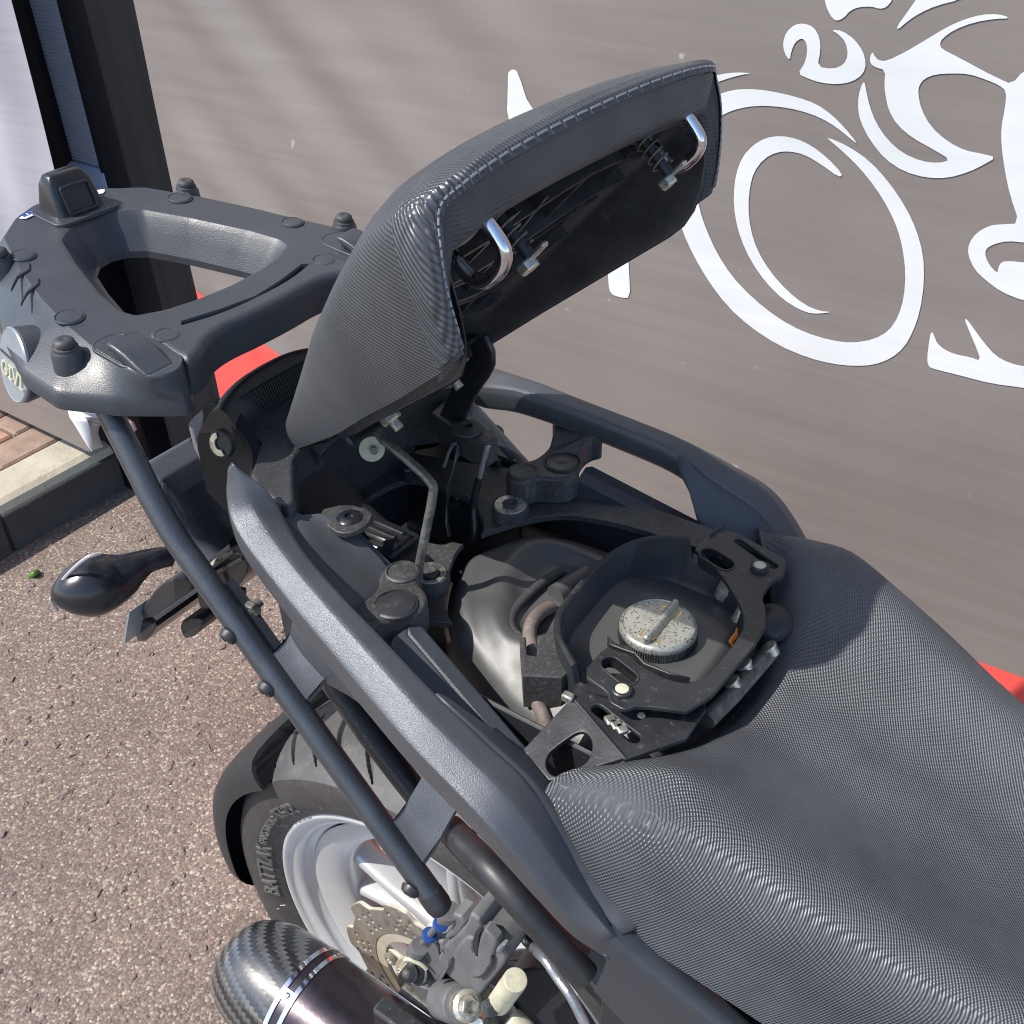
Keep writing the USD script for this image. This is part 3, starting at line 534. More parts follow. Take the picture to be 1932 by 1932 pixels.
# side tubes of the rack, running down past the grab rails
rt0, rt1, rt2 = P(213, 790, y=-.137), P(310, 985, y=-.150), P(818, 1694, y=-.175)
for s_ in (-1, 1):
    F_ = A(1, -s_, 1)
    a_, b_, c_ = rt0 * F_, rt1 * F_, rt2 * F_
    pth = np.vstack([[a_ + (a_ - b_) * .25], spline([a_, a_ + (b_ - a_) * .55, a_ + (b_ - a_) * .8, b_ + (c_ - b_) * .05, b_ + (c_ - b_) * .14, b_ + (c_ - b_) * .4, c_ + (b_ - c_) * .012], 5)])
    tb = obj('rack_tube', tube(pth, .0093, 20), G['tube'], bike, smooth=60)
    dd = (c_ - b_) / np.linalg.norm(c_ - b_); e1, e2, _ = basis(dd, (0, 0, 1))
    obj('end_cap', lathe([(.0094, -.001), (.0097, .0), (.0097, .010), (.0085, .015), (.005, .0175), (0, .018)], c_ + dd * -.004, dd, 20), G['black'], tb, smooth=60)
    if s_ < 0 or s_ > 0:
        for t in (.275, .415, .945):
            q = b_ + (c_ - b_) * t; ax = A(.0, s_ * .9, -.35); ax /= np.linalg.norm(ax)
            obj('bolt_head', lathe([(.0075, 0), (.0075, .002), (.0062, .005), (.003, .0062), (.0028, .0045), (0, .0045)], q + ax * .0085, ax, 20), G['black'], tb, smooth=35)
            if t < .3:
                ix = A(.0, -s_, .25); ix /= np.linalg.norm(ix)
                obj('nut', cat([hexb(q + ix * .013, ix, .0072, .006), cyl(q + ix * .012, q + ix * .024, .0035, 12)]), G['rod'], tb, smooth=30)
        # strap plates from the tube in to the frame
        q0, q1 = b_ + (c_ - b_) * .20, b_ + (c_ - b_) * .40
        inx = A(0, -s_, 0)
        obj('flat_plate', loft([[q + inx * w + A(0, 0, h) for w, h in ((.006, .0065), (.017, .0065), (.017, .0035), (.006, .0035))] for q in (q0, q0 + (q1 - q0) * .5, q1)]), G['tube'], tb, smooth=20)
        for t0, t1 in ((.39, .515), (.835, .945)):
            rr = []
            for t in (t0, t1):
                q = b_ + (c_ - b_) * t
                rr.append([q + A(0, -s_ * w, h) for w, h in ((.002, .0095), (.010, .0100), (.018, .0115), (.036, .021), (.062, .036), (.063, .032), (.038, .017), (.020, .008), (.011, .0060), (.002, .005))])
            obj('strap', loft(rr), G['strap'], tb, smooth=30)

# ------------------------------------------------------------------ grab rails
_Oold = [(-.497, -.128, .957), (-.494, -.138, .955), (-.479, -.150, .955), (-.425, -.169, .946), (-.355, -.188, .929), (-.296, -.203, .909), (-.252, -.211, .888), (-.216, -.212, .869), (-.180, -.210, .846), (-.150, -.204, .824), (-.122, -.190, .80)]
_Iold = [(-.497, -.124, .958), (-.490, -.119, .962), (-.470, -.113, .969), (-.440, -.128, .965), (-.400, -.140, .957), (-.350, -.151, .946), (-.305, -.160, .934), (-.262, -.163, .916), (-.220, -.166, .893), (-.170, -.172, .858), (-.124, -.180, .812)]
tip_ = lambda u, v, y: tuple(P(u, v, y=y))
O_ = [tip_(428, 893, -.127), tip_(422, 950, -.136), tip_(440, 1012, -.147), tip_(520, 1122, -.164), tip_(620, 1245, -.178), tip_(690, 1330, -.188), tip_(755, 1407, -.196), tip_(829, 1484, -.201), tip_(917, 1576, -.205), tip_(1000, 1668, -.203), tip_(1075, 1748, -.197), tip_(1135, 1785, -.188)]
I_ = [tip_(455, 884, -.120), tip_(500, 917, -.116)] + _Iold[2:8] + [tip_(990, 1465, -.165), tip_(1045, 1550, -.167), tip_(1100, 1650, -.171), tip_(1165, 1765, -.180)]
def rail(s_):
    o, i = spline(O_, 4), spline(I_, 4); n = len(o); rr = []
    for k in range(n):
        t = k / (n - 1); a, b = o[k], i[k]; h = .025 * min(1, .35 + t * 5) * (1 if t < .8 else 1 - (t - .8) * 1.2); w = b - a
        c = [a + [0, .003, .0], a + w * .10 + [0, 0, .0035], a + w * .5 + [0, 0, .0075], a + w * .62 + [0, 0, .006], b - [0, 0, .002], b + [0, .002, -.009], b + [0, .001, -h], a + w * .35 + [0, 0, -h], a + [0, .004, -h * .8]]
        rr.append(chaikin(c, 2, q=.17))
    m = loft(rr)
    return m if s_ < 0 else mirror(m)
for s_ in (-1, 1):
    F_ = A(1, -s_, 1)
    r_ = obj('grab_rail', rail(s_), G['rail'], bike, smooth=50, label=('grey grab rail on the near right side' if s_ < 0 else 'grey grab rail on the far left side, in shade'))
    # mounting arm with two cap lobes
    ob = [(-.402, -.0625), (-.412, -.072), (-.411, -.086), (-.400, -.098), (-.400, -.118), (-.404, -.130), (-.409, -.142), (-.416, -.148), (-.40, -.151), (-.372, -.153), (-.364, -.150), (-.374, -.142), (-.376, -.130), (-.370, -.117), (-.358, -.102), (-.366, -.084), (-.384, -.078), (-.388, -.064)]
    ob = chaikin(np.array(ob), 2) * [1, -s_]
    def zs(x, y): return .926 + .25 * max(0, abs(y) - .105) ** 1.0 * 1.6
    mm = prism(ccw(ob), .024, o=(0, 0, .899), bev=.003, seg=3)
    v = mm.vertices; v[:, 2] += np.clip((abs(v[:, 1]) - .122), 0, 1) * .35
    obj('mount_arm', mm, G['dusty'], r_, smooth=45)
    obj('mount_cap', lathe([(.0155, -.002), (.0155, .0008), (.0142, .0016), (.0138, .0004), (.013, .0012), (.007, .0022), (.003, .0014), (0, .0016)], (-.378, s_ * .106, .9235), (0, 0, 1), 32), G['black'], r_, smooth=30)
    obj('mount_plug', lathe([(.0125, -.002), (.0125, .0006), (.011, .0016), (.0105, .0004), (.006, .0006), (0, .0008)], (-.397, s_ * .0765, .9238), (0, 0, 1), 32), G['dusty'], r_, smooth=30)

# ------------------------------------------------------------------ passenger seat, tipped up on its rear hinge
HG = A(-.433, 0, 1.021); E1, E2 = A(.67, 0, .742), A(-.742, 0, .67)
def S(s, y, h): return HG + E1 * s + E2 * h + A(0, y, 0)
def ip(x, xs, ys): return np.interp(x, xs, ys)
SS = [-.135, -.118, -.09, -.06, 0, .06, .12, .18, .22, .26]
def seat_ring(t, k=1., inn=0.):
    """one cross-section from the near lower edge over the top to the far lower edge"""
    st = -.132; out = []
    phi = [0, .12, .3, .5, .68, .82, .92, .98, 1.0]
    for q in [(-1, p) for p in phi] + [(1, p) for p in phi[::-1][1:]]:
        sg, p = q; sf_ = .196 + .059 * min(1, p * 1.15) ** .8 ; s = st + (sf_ - st) * t
        w = ip(s, SS, [.026, .040, .050, .060, .080, .100, .119, .137, .1465, .150]); b = ip(s, SS, [.036, .034, .029, .022, .009, .0, -.011, -.020, -.024, -.026])
        tp = ip(s, [-.135, -.118, -.09, -.06, 0, .06, .12, .18, .20, .22, .23, .24, .25, .256, .261], [.042, .050, .058, .063, .070, .077, .079, .078, .076, .070, .0665, .061, .054, .048, .041])
        sh = ip(s, [-.135, -.118, -.09, -.06, 0, .06, .12, .18, .22, .24, .25, .261], [.04, .045, .048, .048, .050, .053, .053, .051, .046, .041, .037, .031])
        yk = [1.0, 1.015, 1.02, 1.01, .97, .88, .68, .36, 0][phi.index(p)]
        hk = [b, b + (sh - b) * .2, b + (sh - b) * .45, b + (sh - b) * .72, sh, sh + (tp - sh) * .38, sh + (tp - sh) * .74, sh + (tp - sh) * .95, tp][phi.index(p)]
        if inn: yk *= (1 - inn / max(w, .03)); hk = min(hk, tp) - inn * (p > .6)
        out.append((s, sg * w * yk, hk))
    return np.array(out)
def smooth_ring(r): return spline(r, 4)
TT = np.r_[0, .03, .07, np.linspace(.12, .86, 21), .885, .91, .93, .95, .965, .98, .99, 1.0]
rows = []
for t in TT:
    r = smooth_ring(seat_ring(t))
    if t < .1: c = r.mean(0); r = c + (r - c) * math.sqrt(max(.02, 1 - (1 - t / .1) ** 2))
    rows.append(r)
cen = np.array([0, 0, .012])
last = rows[-1]
def lip(r, d, ds):
    q = r.copy(); k = d / .041; hb = r[:, 2].min()
    q[:, 1] *= 1 - .095 * k; q[:, 2] = hb + (r[:, 2] - hb) * (1 - .37 * k); q[:, 0] += ds; return q
rows += [lip(last, .004, .0045), lip(last, .010, .0058), lip(last, .018, .004), lip(last, .034, -.006), lip(last, .040, -.010), lip(last, .041, -.016), lip(last, .036, -.03)]
rows = np.array(rows)
def toW(r): return np.array([S(*q) for q in r])
cover = loft([toW(r) for r in rows], False, False)
seat2 = obj('passenger_seat', cover, G['vinyl'], bike, smooth=60, label='black ribbed passenger seat tipped up to show its underside')
kt = len(TT)
tr_ = list(rows[kt - 5:kt + 3])
nr = []
for k, r in enumerate(tr_):
    o_ = np.stack([0 * r[:, 0], r[:, 1], r[:, 2] - .012], 1); o_ /= np.linalg.norm(o_, axis=1)[:, None]
    h_ = .0018 * math.sin(math.pi * (k + .35) / (len(tr_) - .3)) + .0002
    q = r + o_ * h_; q[:, 0] += .0022 * (k / (len(tr_) - 1)) ** 2; nr.append(toW(q)[1:-1])
obj('trim_band', loft(nr, False, False), G['knit'], seat2, smooth=60, label='glossy knitted trim band along the seat edge')
st_ = toW(lip(last, .0125, .0072))[3:-3]
obj('stitching', cat([tube([st_[i] * .85 + st_[i + 1] * .15, st_[i] * .15 + st_[i + 1] * .85], .0007, 5) for i in range(len(st_) - 1)]), G['badge'], seat2)
# underside: moulded base pan with ribs
pan = []
for s in np.linspace(-.115, .225, 30):
    w = ip(s, SS, [.026, .036, .045, .055, .074, .093, .112, .129, .138, .142]) - .004; b = ip(s, SS, [.034, .031, .026, .018, .003, -.006, -.016, -.026, -.030, -.03]); d = ip(s, [-.12, 0, .1, .2, .23], [.034, .030, .034, .036, .03])
    if s > .165: b = b + ((s - .165) / .06) ** 2.2 * .040
    pan.append([(s, -w, b), (s, -w + .001, b), (s, -w + .001, d * .4), (s, -w + .003, d * .8), (s, -w * .85, d), (s, -w * .35, d + .004), (s, 0, d + .006), (s, w * .35, d + .004), (s, w * .85, d), (s, w - .003, d * .8), (s, w - .001, d * .4), (s, w - .001, b), (s, w, b)])
pan = np.array([spline(r, 3) for r in pan])
obj('base_pan', loft([toW(r) for r in pan], False, False), G['pan'], seat2, smooth=40)
for k, s in enumerate(np.linspace(.0, .2, 8)):
    w = ip(s, SS, [.026, .036, .045, .055, .074, .093, .112, .129, .138, .142]) * .82
    obj('rib', loft([[S(s + c_ + .012 * math.sin(yy / w * 3 + k), yy, h) for c_, h in ((-.003, .045), (-.002, .020 + .004 * (k % 2)), (.002, .020 + .004 * (k % 2)), (.003, .045))] for yy in np.linspace(-w, w, 9)]), G['pan'], seat2, smooth=30)
for yy in (-.06, -.02, .025, .065):
    obj('rib', loft([[S(s, yy + c_ + .01 * math.sin(s * 22 + yy * 60), h) for c_, h in ((-.003, .045), (-.002, .024), (.002, .024), (.003, .045))] for s in np.linspace(.0, .215, 12)]), G['pan'], seat2, smooth=30)
for sg in (-1, 1):
    yy = sg * .105
    U = [S(.238, yy, .042), S(.238, yy, .012), S(.236, yy, .004), S(.229, yy, .0), S(.216, yy, .0), S(.209, yy, .004), S(.207, yy, .012), S(.207, yy, .042)]
    lp = obj('latch_loop', tube(chaikin(U, 2, False), .0042, 14), G['chrome'], seat2, smooth=60)
    obj('loop_block', loft([[S(.222 + a * k, yy - sg * .006 + b * k, h) for a, b in rrect(.044, .034, .006, 4)] for h, k in ((.05, 1), (.030, 1), (.026, .9))]), G['gloss'], seat2, smooth=35)
    cx, cy = .222, sg * .076
    hel = [S(cx + .0062 * math.cos(a), cy + .0062 * math.sin(a), .004 + .036 * a / (2 * np.pi * 7)) for a in np.linspace(0, 2 * np.pi * 7, 150)]
    obj('spring', tube(hel, .0008, 6), G['rod'], seat2, smooth=60)
    obj('striker_pin', lathe([(.0035, 0), (.0035, .046)], S(cx, cy, -.002), E2, 14), G['black'], seat2, smooth=50)
    obj('pin_lever', cat([bar(S(cx + .003, cy, -.002), .022, .006, .003, R=np.stack([E1, A(0, 1, 0), E2], 1)), hexb(S(cx - .003, cy - .002, -.007), E2, .006, .006)]), G['zinc'], seat2, smooth=30)
# hinge
obj('hinge_plate', cat([bar(S(-.012, .008, .012), .050, .138, .004, R=np.stack([E1, A(0, 1, 0), E2], 1)), bar(S(-.022, .008, .006), .004, .138, .014, R=np.stack([E1, A(0, 1, 0), E2], 1))]), G['gloss'], seat2, smooth=25)
for yy in (-.035, .035):
    obj('hinge_bolt', cat([lathe([(.0105, 0), (.0105, .0018)], S(0, yy, .004), -E2, 24), hexb(S(0, yy, .002), -E2, .0078, .007), cyl(S(0, yy, -.004), S(0, yy, -.012), .0038, 12)]), G['zinc'], seat2, smooth=30)
for sg in (1,):
    arm = [S(.010, sg * .072, .010), S(.002, sg * .072, -.004), A(-.447, sg * .072, .990), A(-.458, sg * .070, .965), A(-.47, sg * .066, .94)]
    t, u, w = frames(arm)
    obj('hinge_arm', loft([[p + A(0, b, 0) + np.cross(A(0, 1, 0), tt) * a for a, b in rrect(.022, .007, .003, 3)] for p, tt in zip(spline(arm, 3), frames(spline(arm, 3))[0])]), G['gloss'], seat2, smooth=40)

# ------------------------------------------------------------------ rider's seat
YC = [0, .03, .06, .09, .115, .135, .15, .160, .166, .170]
RX = [-.163, -.165, -.172, -.182, -.197, -.212, -.220, -.221, -.216, -.208]
RZ = [.857, .861, .868, .878, .887, .893, .893, .884, .868, .848]
XS = np.r_[0, .004, .012, .024, .045, .075, .115, .16, .21, .27, .34, .42, .52]
def seat_pt(j, d):
    y, x, z = YC[j], RX[j] + d, RZ[j]
    nar = ip(x, [-.22, -.15, -.07, 0, .1, .3], [1.0, 1.0, .93, .83, .76, .8])
    if j <= 6:
        zt = ip(x, [-.222, -.19, -.15, -.10, -.05, 0, .05, .1, .2, .4], [.898, .908, .914, .896, .874, .853, .84, .83, .828, .84])
        dish = (.040 * (1 - sm(.02, .14, y))) * ip(x, [-.2, -.1, 0, .2], [1.05, .75, .5, .4]); zz = zt - dish - (.010 if j == 6 else .003 if j == 5 else 0) 
        k = min(1, d / .03); z = z + (zz - z) * (1 - (1 - k) ** 2)
    else:
        zt = ip(x, [-.222, -.19, -.15, -.10, -.05, 0, .05, .1, .2, .4], [.898, .908, .914, .896, .874, .853, .84, .83, .828, .84])
        dr = [.026, .057, .10][j - 7]; k = min(1, d / .03); z = z + (zt - dr - z) * (1 - (1 - k) ** 2)
    return x, y * nar, z
cols = []
for j in range(len(YC)):
    c = []
    x, y, z = seat_pt(j, 0)
    if j < 9: c += [(x + .022, y * .97, z - .045), (x + .012, y * .985, z - .03), (x + .002, y, z - .011)]
    else: c += [(x + .022, y * .97, z - .035), (x + .012, y * .985, z - .022), (x + .002, y, z - .008)]
    c += [seat_pt(j, d) for d in XS]
    cols.append(spline(c, 4))
cols = np.array(cols)                                         # columns x along x 3
half_ = np.array([spline(cols[:, k], 4) for k in range(cols.shape[1])])
rows = [np.vstack([(r * [1, -1, 1])[::-1], r[1:]]) for r in half_]
seat1 = obj('rider_seat', loft(rows, False, False), G['seat'], bike, smooth=70, label="large black rider's seat of woven texture vinyl")
edge = np.array([r for r in rows[0]])
obj('seat_welt', tube(rows[5][2:-2], .0028, 8), G['rubber'], seat1, smooth=60)

# ------------------------------------------------------------------ frame, body panels beside the tank
for s_ in (-1, 1):
    F_ = A(1, -s_, 1)
    a, b = A(-.361, -.103, .914), A(-.272, -.123, .882)
    d = (b - a) / np.linalg.norm(b - a); n_out = np.cross(d, A(0, 0, 1)); n_out /= np.linalg.norm(n_out)
    up = np.cross(n_out, d)
    prof = [(.0, -.05), (0, -.001), (.001, 0), (.0075, .0008), (.0085, -.0005), (.0095, .0005), (.0185, -.001), (.020, -.003), (.021, -.012), (.021, -.05)]
    obj('seat_rest_strip', loft([[(p + n_out * (w * k * 1.45) + up * h) * F_ for w, h in prof] for p, k in ((a, .8), (a + d * .004, 1), (b + d * .02, 1), (b + d * .024, .8))]), G['rack'], bike, smooth=25)
    rr = []
    for x in np.linspace(-.46, -.17, 12):
        zi = min(.908, .906 - .36 * (x + .361)) - .016; yo = .112 + .14 * np.clip(x + .40, 0, .14)
        rr.append(chaikin(np.array([[x, -yo - .006, zi - .006], [x, -yo - .016, zi], [x, -yo - .026, zi - .020], [x, -yo - .026, zi - .04], [x, -yo - .022, zi - .055], [x, -yo + .004, zi - .055], [x, -yo, zi - .03]]), 2) * F_)
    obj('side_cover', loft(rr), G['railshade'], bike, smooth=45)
    rr = []
    for x in np.linspace(-.300, -.150, 14):
        ii = spline(I_, 8); k = np.argmin(abs(ii[:, 0] - x)); p = ii[k]; oo = spline(O_, 8); k = np.argmin(abs(oo[:, 0] - x)); q = oo[k]
        lo = A(x + .016, -.124 - .12 * max(0, x + .272), .884 - .36 * (x + .272) - .012); tt = sm(-.300, -.262, x)
        lo = p + (lo - p) * (.25 + .75 * tt)
        rr.append([q + [0, .012, -.012], p + [0, 0, -.002], p * .75 + lo * .25, p * .4 + lo * .6, lo, lo + [0, -.010, -.006], q + [0, .012, -.034]])
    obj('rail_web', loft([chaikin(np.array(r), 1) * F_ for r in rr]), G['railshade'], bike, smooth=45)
    pth = [P(*z6(650, 150), y=-.105), P(*z6(900, 500), y=-.112), P(*z6(1190, 860), y=-.118), P(*z6(1500, 1180), y=-.12), P(*z6(1932, 1590), y=-.12)]
    obj('side_tube', tube(spline(np.array([P(*z9(880, 60), y=-.126), P(*z9(1030, 220), y=-.142), P(*z9(1180, 370), y=-.154), P(*z9(1400, 620), y=-.160), P(*z9(1680, 930), y=-.160), P(*z9(1960, 1250), y=-.158)]) * F_, 5), .0105, 16), G['black'], bike, smooth=60)
    obj('frame_tube', tube(spline(np.array(pth) * F_, 5), .0105, 16), G['plate'], bike, smooth=60)
    # inner fairing: ridged slope between rail and tray
    L1 = [(-.484, -.112, .966), (-.462, -.118, .962), (-.436, -.126, .953), (-.412, -.128, .938), (-.398, -.126, .926)]
    L2 = [(-.478, -.102, .962), (-.458, -.102, .954), (-.434, -.104, .942), (-.412, -.105, .928), (-.400, -.105, .918)]
    L3 = [(-.462, -.088, .956), (-.447, -.086, .948), (-.428, -.085, .935), (-.410, -.085, .921), (-.398, -.086, .912)]
    L4 = [(-.458, -.083, .955), (-.443, -.080, .947), (-.424, -.078, .934), (-.408, -.077, .920), (-.397, -.078, .911)]
    L5 = [(-.452, -.074, .944), (-.438, -.071, .936), (-.420, -.070, .924), (-.406, -.069, .912), (-.397, -.069, .904)]
    rows = []
    for k in range(17):
        q = [spline(L, 4)[k] for L in (L1, L2, L3, L4, L5)]
        rows.append(np.array([q[0], q[0] * .5 + q[1] * .5 - [0, 0, .004], q[1], q[1] + (q[2] - q[1]) * .5 - [0, 0, .0025], q[2] + [0, 0, .0005], q[2] * .5 + q[3] * .5, q[3], q[3] - [0, 0, .006] + (q[4] - q[3]) * .3, q[4]]) * F_)
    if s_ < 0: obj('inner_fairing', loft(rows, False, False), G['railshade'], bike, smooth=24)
    # triangular lugs with a push clip
    pg = [(-.472, -.082), (-.459, -.062), (-.436, -.058), (-.428, -.074), (-.433, -.090), (-.445, -.093)]
    if s_ < 0: obj('tray_lug', prism(ccw(chaikin(np.array(pg) * [1, -s_], 1)), .004, o=(0, 0, .9475), bev=.001), G['dusty'], bike)
    if s_ < 0: obj('push_clip', lathe([(.0095, 0), (.0095, .001), (.007, .0028), (.0035, .003), (.003, .001), (0, .001)], (-.445, s_ * .0745, .951), (0, 0, 1), 28), G['black'] if s_ > 0 else G['gloss'], bike, smooth=40)

# ------------------------------------------------------------------ tail
dk = [(-.607, 0), (-.603, .03), (-.590, .048), (-.570, .056), (-.549, .058), (-.541, .068), (-.522, .094), (-.50, .104), (-.477, .108), (-.471, .101), (-.490, .082), (-.509, .063), (-.516, .05), (-.520, 0)]
dk = full(dk)
tc = obj('tail_cover', prism(dk, .055, o=(0, 0, .9165), bev=.003, seg=3), G['deck'], bike, smooth=30, label='dusty black tail cover behind the seat hinge')
rr = []
for yy in np.linspace(-.062, .062, 25):
    k = (abs(yy) / .062) ** 2.5
    rr.append([(-.578 + .012 * k, yy, .968), (-.583 + .012 * k, yy, .986 - .004 * k), (-.590 + .010 * k, yy, .999 - .008 * k), (-.596 + .008 * k, yy, 1.001 - .010 * k), (-.606 + .006 * k, yy, .994 - .012 * k), (-.622 + .004 * k, yy, .970 - .01 * k), (-.640, yy * .9, .935), (-.636, yy * .85, .90), (-.60, yy * .9, .90), (-.585, yy, .93)])
obj('tail_lip', loft([chaikin(np.array(r), 1) for r in rr]), G['black'], tc, smooth=45)
obj('ribbed_grip', cat([bar((-.5815 + .0006 * 0, yy, .983), .004, .0013, .020, R=np.array([[.95, 0, -.3], [0, 1, 0], [.3, 0, .95]]), b=.0004) for yy in np.arange(-.046, .046, .0024)]), G['black'], tc, smooth=20)
# right and left flanks of the tail
for s_ in (-1, 1):
    F_ = A(1, -s_, 1)
    top = [(-.612, -.058, .985), (-.590, -.060, .990), (-.566, -.064, .978), (-.545, -.074, .970), (-.524, -.094, .968), (-.500, -.106, .966)]
    mid = [(-.622, -.064, .950), (-.600, -.066, .955), (-.574, -.072, .945), (-.552, -.084, .940), (-.530, -.102, .938), (-.50, -.118, .940)]
    low = [(-.622, -.066, .895), (-.605, -.070, .890), (-.580, -.076, .885), (-.556, -.088, .888), (-.530, -.104, .895), (-.50, -.12, .905)]
    rows = [[spline(q, 4)[k] * F_ for q in (top, mid, low)] for k in range(21)]
    rows = [[r[0] + A(0, .012, 0) * F_, r[0], r[0] * .5 + r[1] * .5 + A(0, .005, 0) * F_, r[1], r[1] * .5 + r[2] * .5, r[2], r[2] + A(0, .03, 0) * F_] for r in rows]
    obj('tail_flank', loft([chaikin(np.array(r), 1, False) for r in rows], False, False), G['cleanshade'], tc, smooth=40)
c = P(*z11(465, 1280), y=-.078)
nrm = A(.1, -.95, .3)
e1, e2, n_ = basis(nrm, (0, 0, 1))
lk = obj('seat_lock', lathe([(.0115, -.004), (.0115, .0004), (.0105, .0010), (.0102, .0003), (0, .0003)], c, nrm, 28), G['black'], tc, smooth=30)
cr = [(.0095 * math.cos(a), .0095 * math.sin(a)) for a in np.radians(np.linspace(20, 215, 16))] + [(.0045 * math.cos(a) + .0005, .0045 * math.sin(a)) for a in np.radians(np.linspace(205, 30, 14))]
obj('lock_glint', prism(ccw(cr), .0012, o=c + n_ * .0008, ex=e1, ey=e2, bev=.0004), G['zinc'], lk)  # pale crescent modelled as the sunlit glint on the lock
# tail light
ln = []
for t in np.linspace(0, 1, 9):
    x = -.640 + .012 * t; z = .955 - .052 * t; w = .060 - .008 * abs(t - .4); h = .008 + .01 * math.sin(math.pi * (t * .8 + .1))
    ln.append([(x - h, 0, z), (x - h * .9, w * .6, z), (x - .002, w, z), (x + .012, w, z), (x + .012, -w, z), (x - .002, -w, z), (x - h * .9, -w * .6, z)])
tl = obj('tail_light', loft([chaikin(np.array(r), 2) for r in ln]), G['clear'], bike, smooth=40, label='clear ribbed tail light with a red inner lens')
obj('red_lens', rhull([(-.645, -.045, .945), (-.645, .045, .945), (-.643, -.045, .92), (-.643, .045, .92)], .006), G['red'], tl)
# rear mudguard / plate holder
yy = .062
blk = [P(*z10(1205, 605), y=-yy), P(*z10(1292, 700), y=-yy), P(*z10(1200, 690), y=-yy), P(*z10(1310, 840), y=-yy)]
bl2 = [p * A(1, -1, 1) for p in blk]
mg = obj('rear_mudguard', rhull(blk + bl2, .006), G['guard'], bike, smooth=40)
NL = [P(*z10(*q), y=-.070) for q in [(1300, 712), (1318, 880), (1425, 1105), (1640, 1385)]]
CL = [P(*z10(*q), y=-.056) for q in [(1345, 688), (1478, 935), (1565, 1135), (1748, 1292)]]
FL = [P(*z10(*q), y=0) for q in [(1590, 590), (1660, 800), (1760, 1000), (1880, 1190)]]
rows = []
for k in range(13):
    n1, c1, f1 = [spline(q, 4)[k] for q in (NL, CL, FL)]; m_ = A(1, -1, 1)
    rows.append(chaikin(np.array([n1 + [0, .004, -.004], n1, (n1 + c1) / 2 + [0, -.002, 0], c1, c1 * .6 + f1 * .4, f1, (c1 * .6 + f1 * .4) * m_, c1 * m_, n1 * m_, n1 * m_ + [0, -.004, -.004]]), 1, False))
obj('splash_guard', loft(rows, False, False), G['guard'], mg, smooth=35)
for k, (pts, yv, th, mt) in enumerate([([(600, 930), (700, 790), (830, 735), (905, 800), (780, 905), (615, 1000)], -.075, .10, 'black'), ([(545, 1005), (600, 985), (700, 1010), (660, 1080), (610, 1122), (575, 1095)], -.07, .09, 'gloss'), ([(815, 1000), (900, 975), (960, 1000), (910, 1080), (840, 1100)], -.055, .06, 'black'),
                                       ([(905, 780), (1030, 640), (1100, 600), (1210, 640), (1190, 760), (1090, 860), (940, 960)], -.045, .09, 'gloss'), ([(528, 945), (536, 945), (511, 1125), (503, 1122)], -.09, .03, 'badge')]):
    q = np.array([P(*z5(*p), y=yv)[[0, 2]] for p in pts]); c = q.mean(0)
    obj(['plate_bracket', 'plate_clamp', 'plate_bracket', 'plate_bracket', 'number_plate'][k], prism(ccw(chaikin(q - c, 1)), th, o=(c[0], yv + th, c[1]), ex=(1, 0, 0), ey=(0, 0, 1), bev=.002), G[mt], mg, smooth=30)
for a, b in (((960, 720), (1130, 600)), ((1000, 740), (1180, 640)), ((1000, 680), (1080, 860))):
    obj('stay', tube([P(*z5(*a), y=-.05), P(*z5(*b), y=-.05)], .0022, 8), G['plate'], mg)
q = np.array([P(*z5(*p), y=-.052)[[0, 2]] for p in [(948, 722), (1000, 660), (1030, 632), (1010, 680), (985, 705)]])
obj('gusset', prism(ccw(q - q.mean(0)), .004, o=(q.mean(0)[0], -.048, q.mean(0)[1]), ex=(1, 0, 0), ey=(0, 0, 1), bev=.0005), G['cream'], mg)
# turn signal
st = [((760, 630), 58, -.075), ((700, 640), 62, -.085), ((630, 660), 72, -.095), ((560, 695), 98, -.106), ((480, 740), 138, -.118), ((400, 772), 165, -.130), ((310, 805), 172, -.143), ((220, 832), 140, -.155), ((150, 855), 90, -.164), ((112, 870), 45, -.169), ((98, 876), 12, -.171)]
ctr = np.array([P(*z5(*q), y=yv) for q, r, yv in st]); rad = np.array([r * .3342 / 1932 * (BAS.T @ (c - EYE))[2] for (q, r, yv), c in zip(st, ctr)])
ts = obj('turn_signal', tube(spline(np.c_[ctr], 4), spline(rad[:, None], 4)[:, 0].clip(.001), 28), G['gloss'], bike, smooth=60, label='smooth black turn signal sticking out at the tail')
t_, u_, w_ = frames(ctr)
obj('signal_seam', tube(spline(np.array([P(*z5(*q), y=yv) for q, yv in [((375, 612), -.136), ((290, 640), -.147), ((180, 740), -.158), ((105, 850), -.168), ((97, 880), -.170), ((130, 935), -.166)]]), 6), .0016, 8), G['clear'], ts)
tsl = mirror(mk(tube(spline(np.c_[ctr], 4), spline(rad[:, None], 4)[:, 0].clip(.001), 28).vertices, tube(spline(np.c_[ctr], 4), spline(rad[:, None], 4)[:, 0].clip(.001), 28).faces))
obj('turn_signal', tsl, G['gloss'], bike, smooth=60)

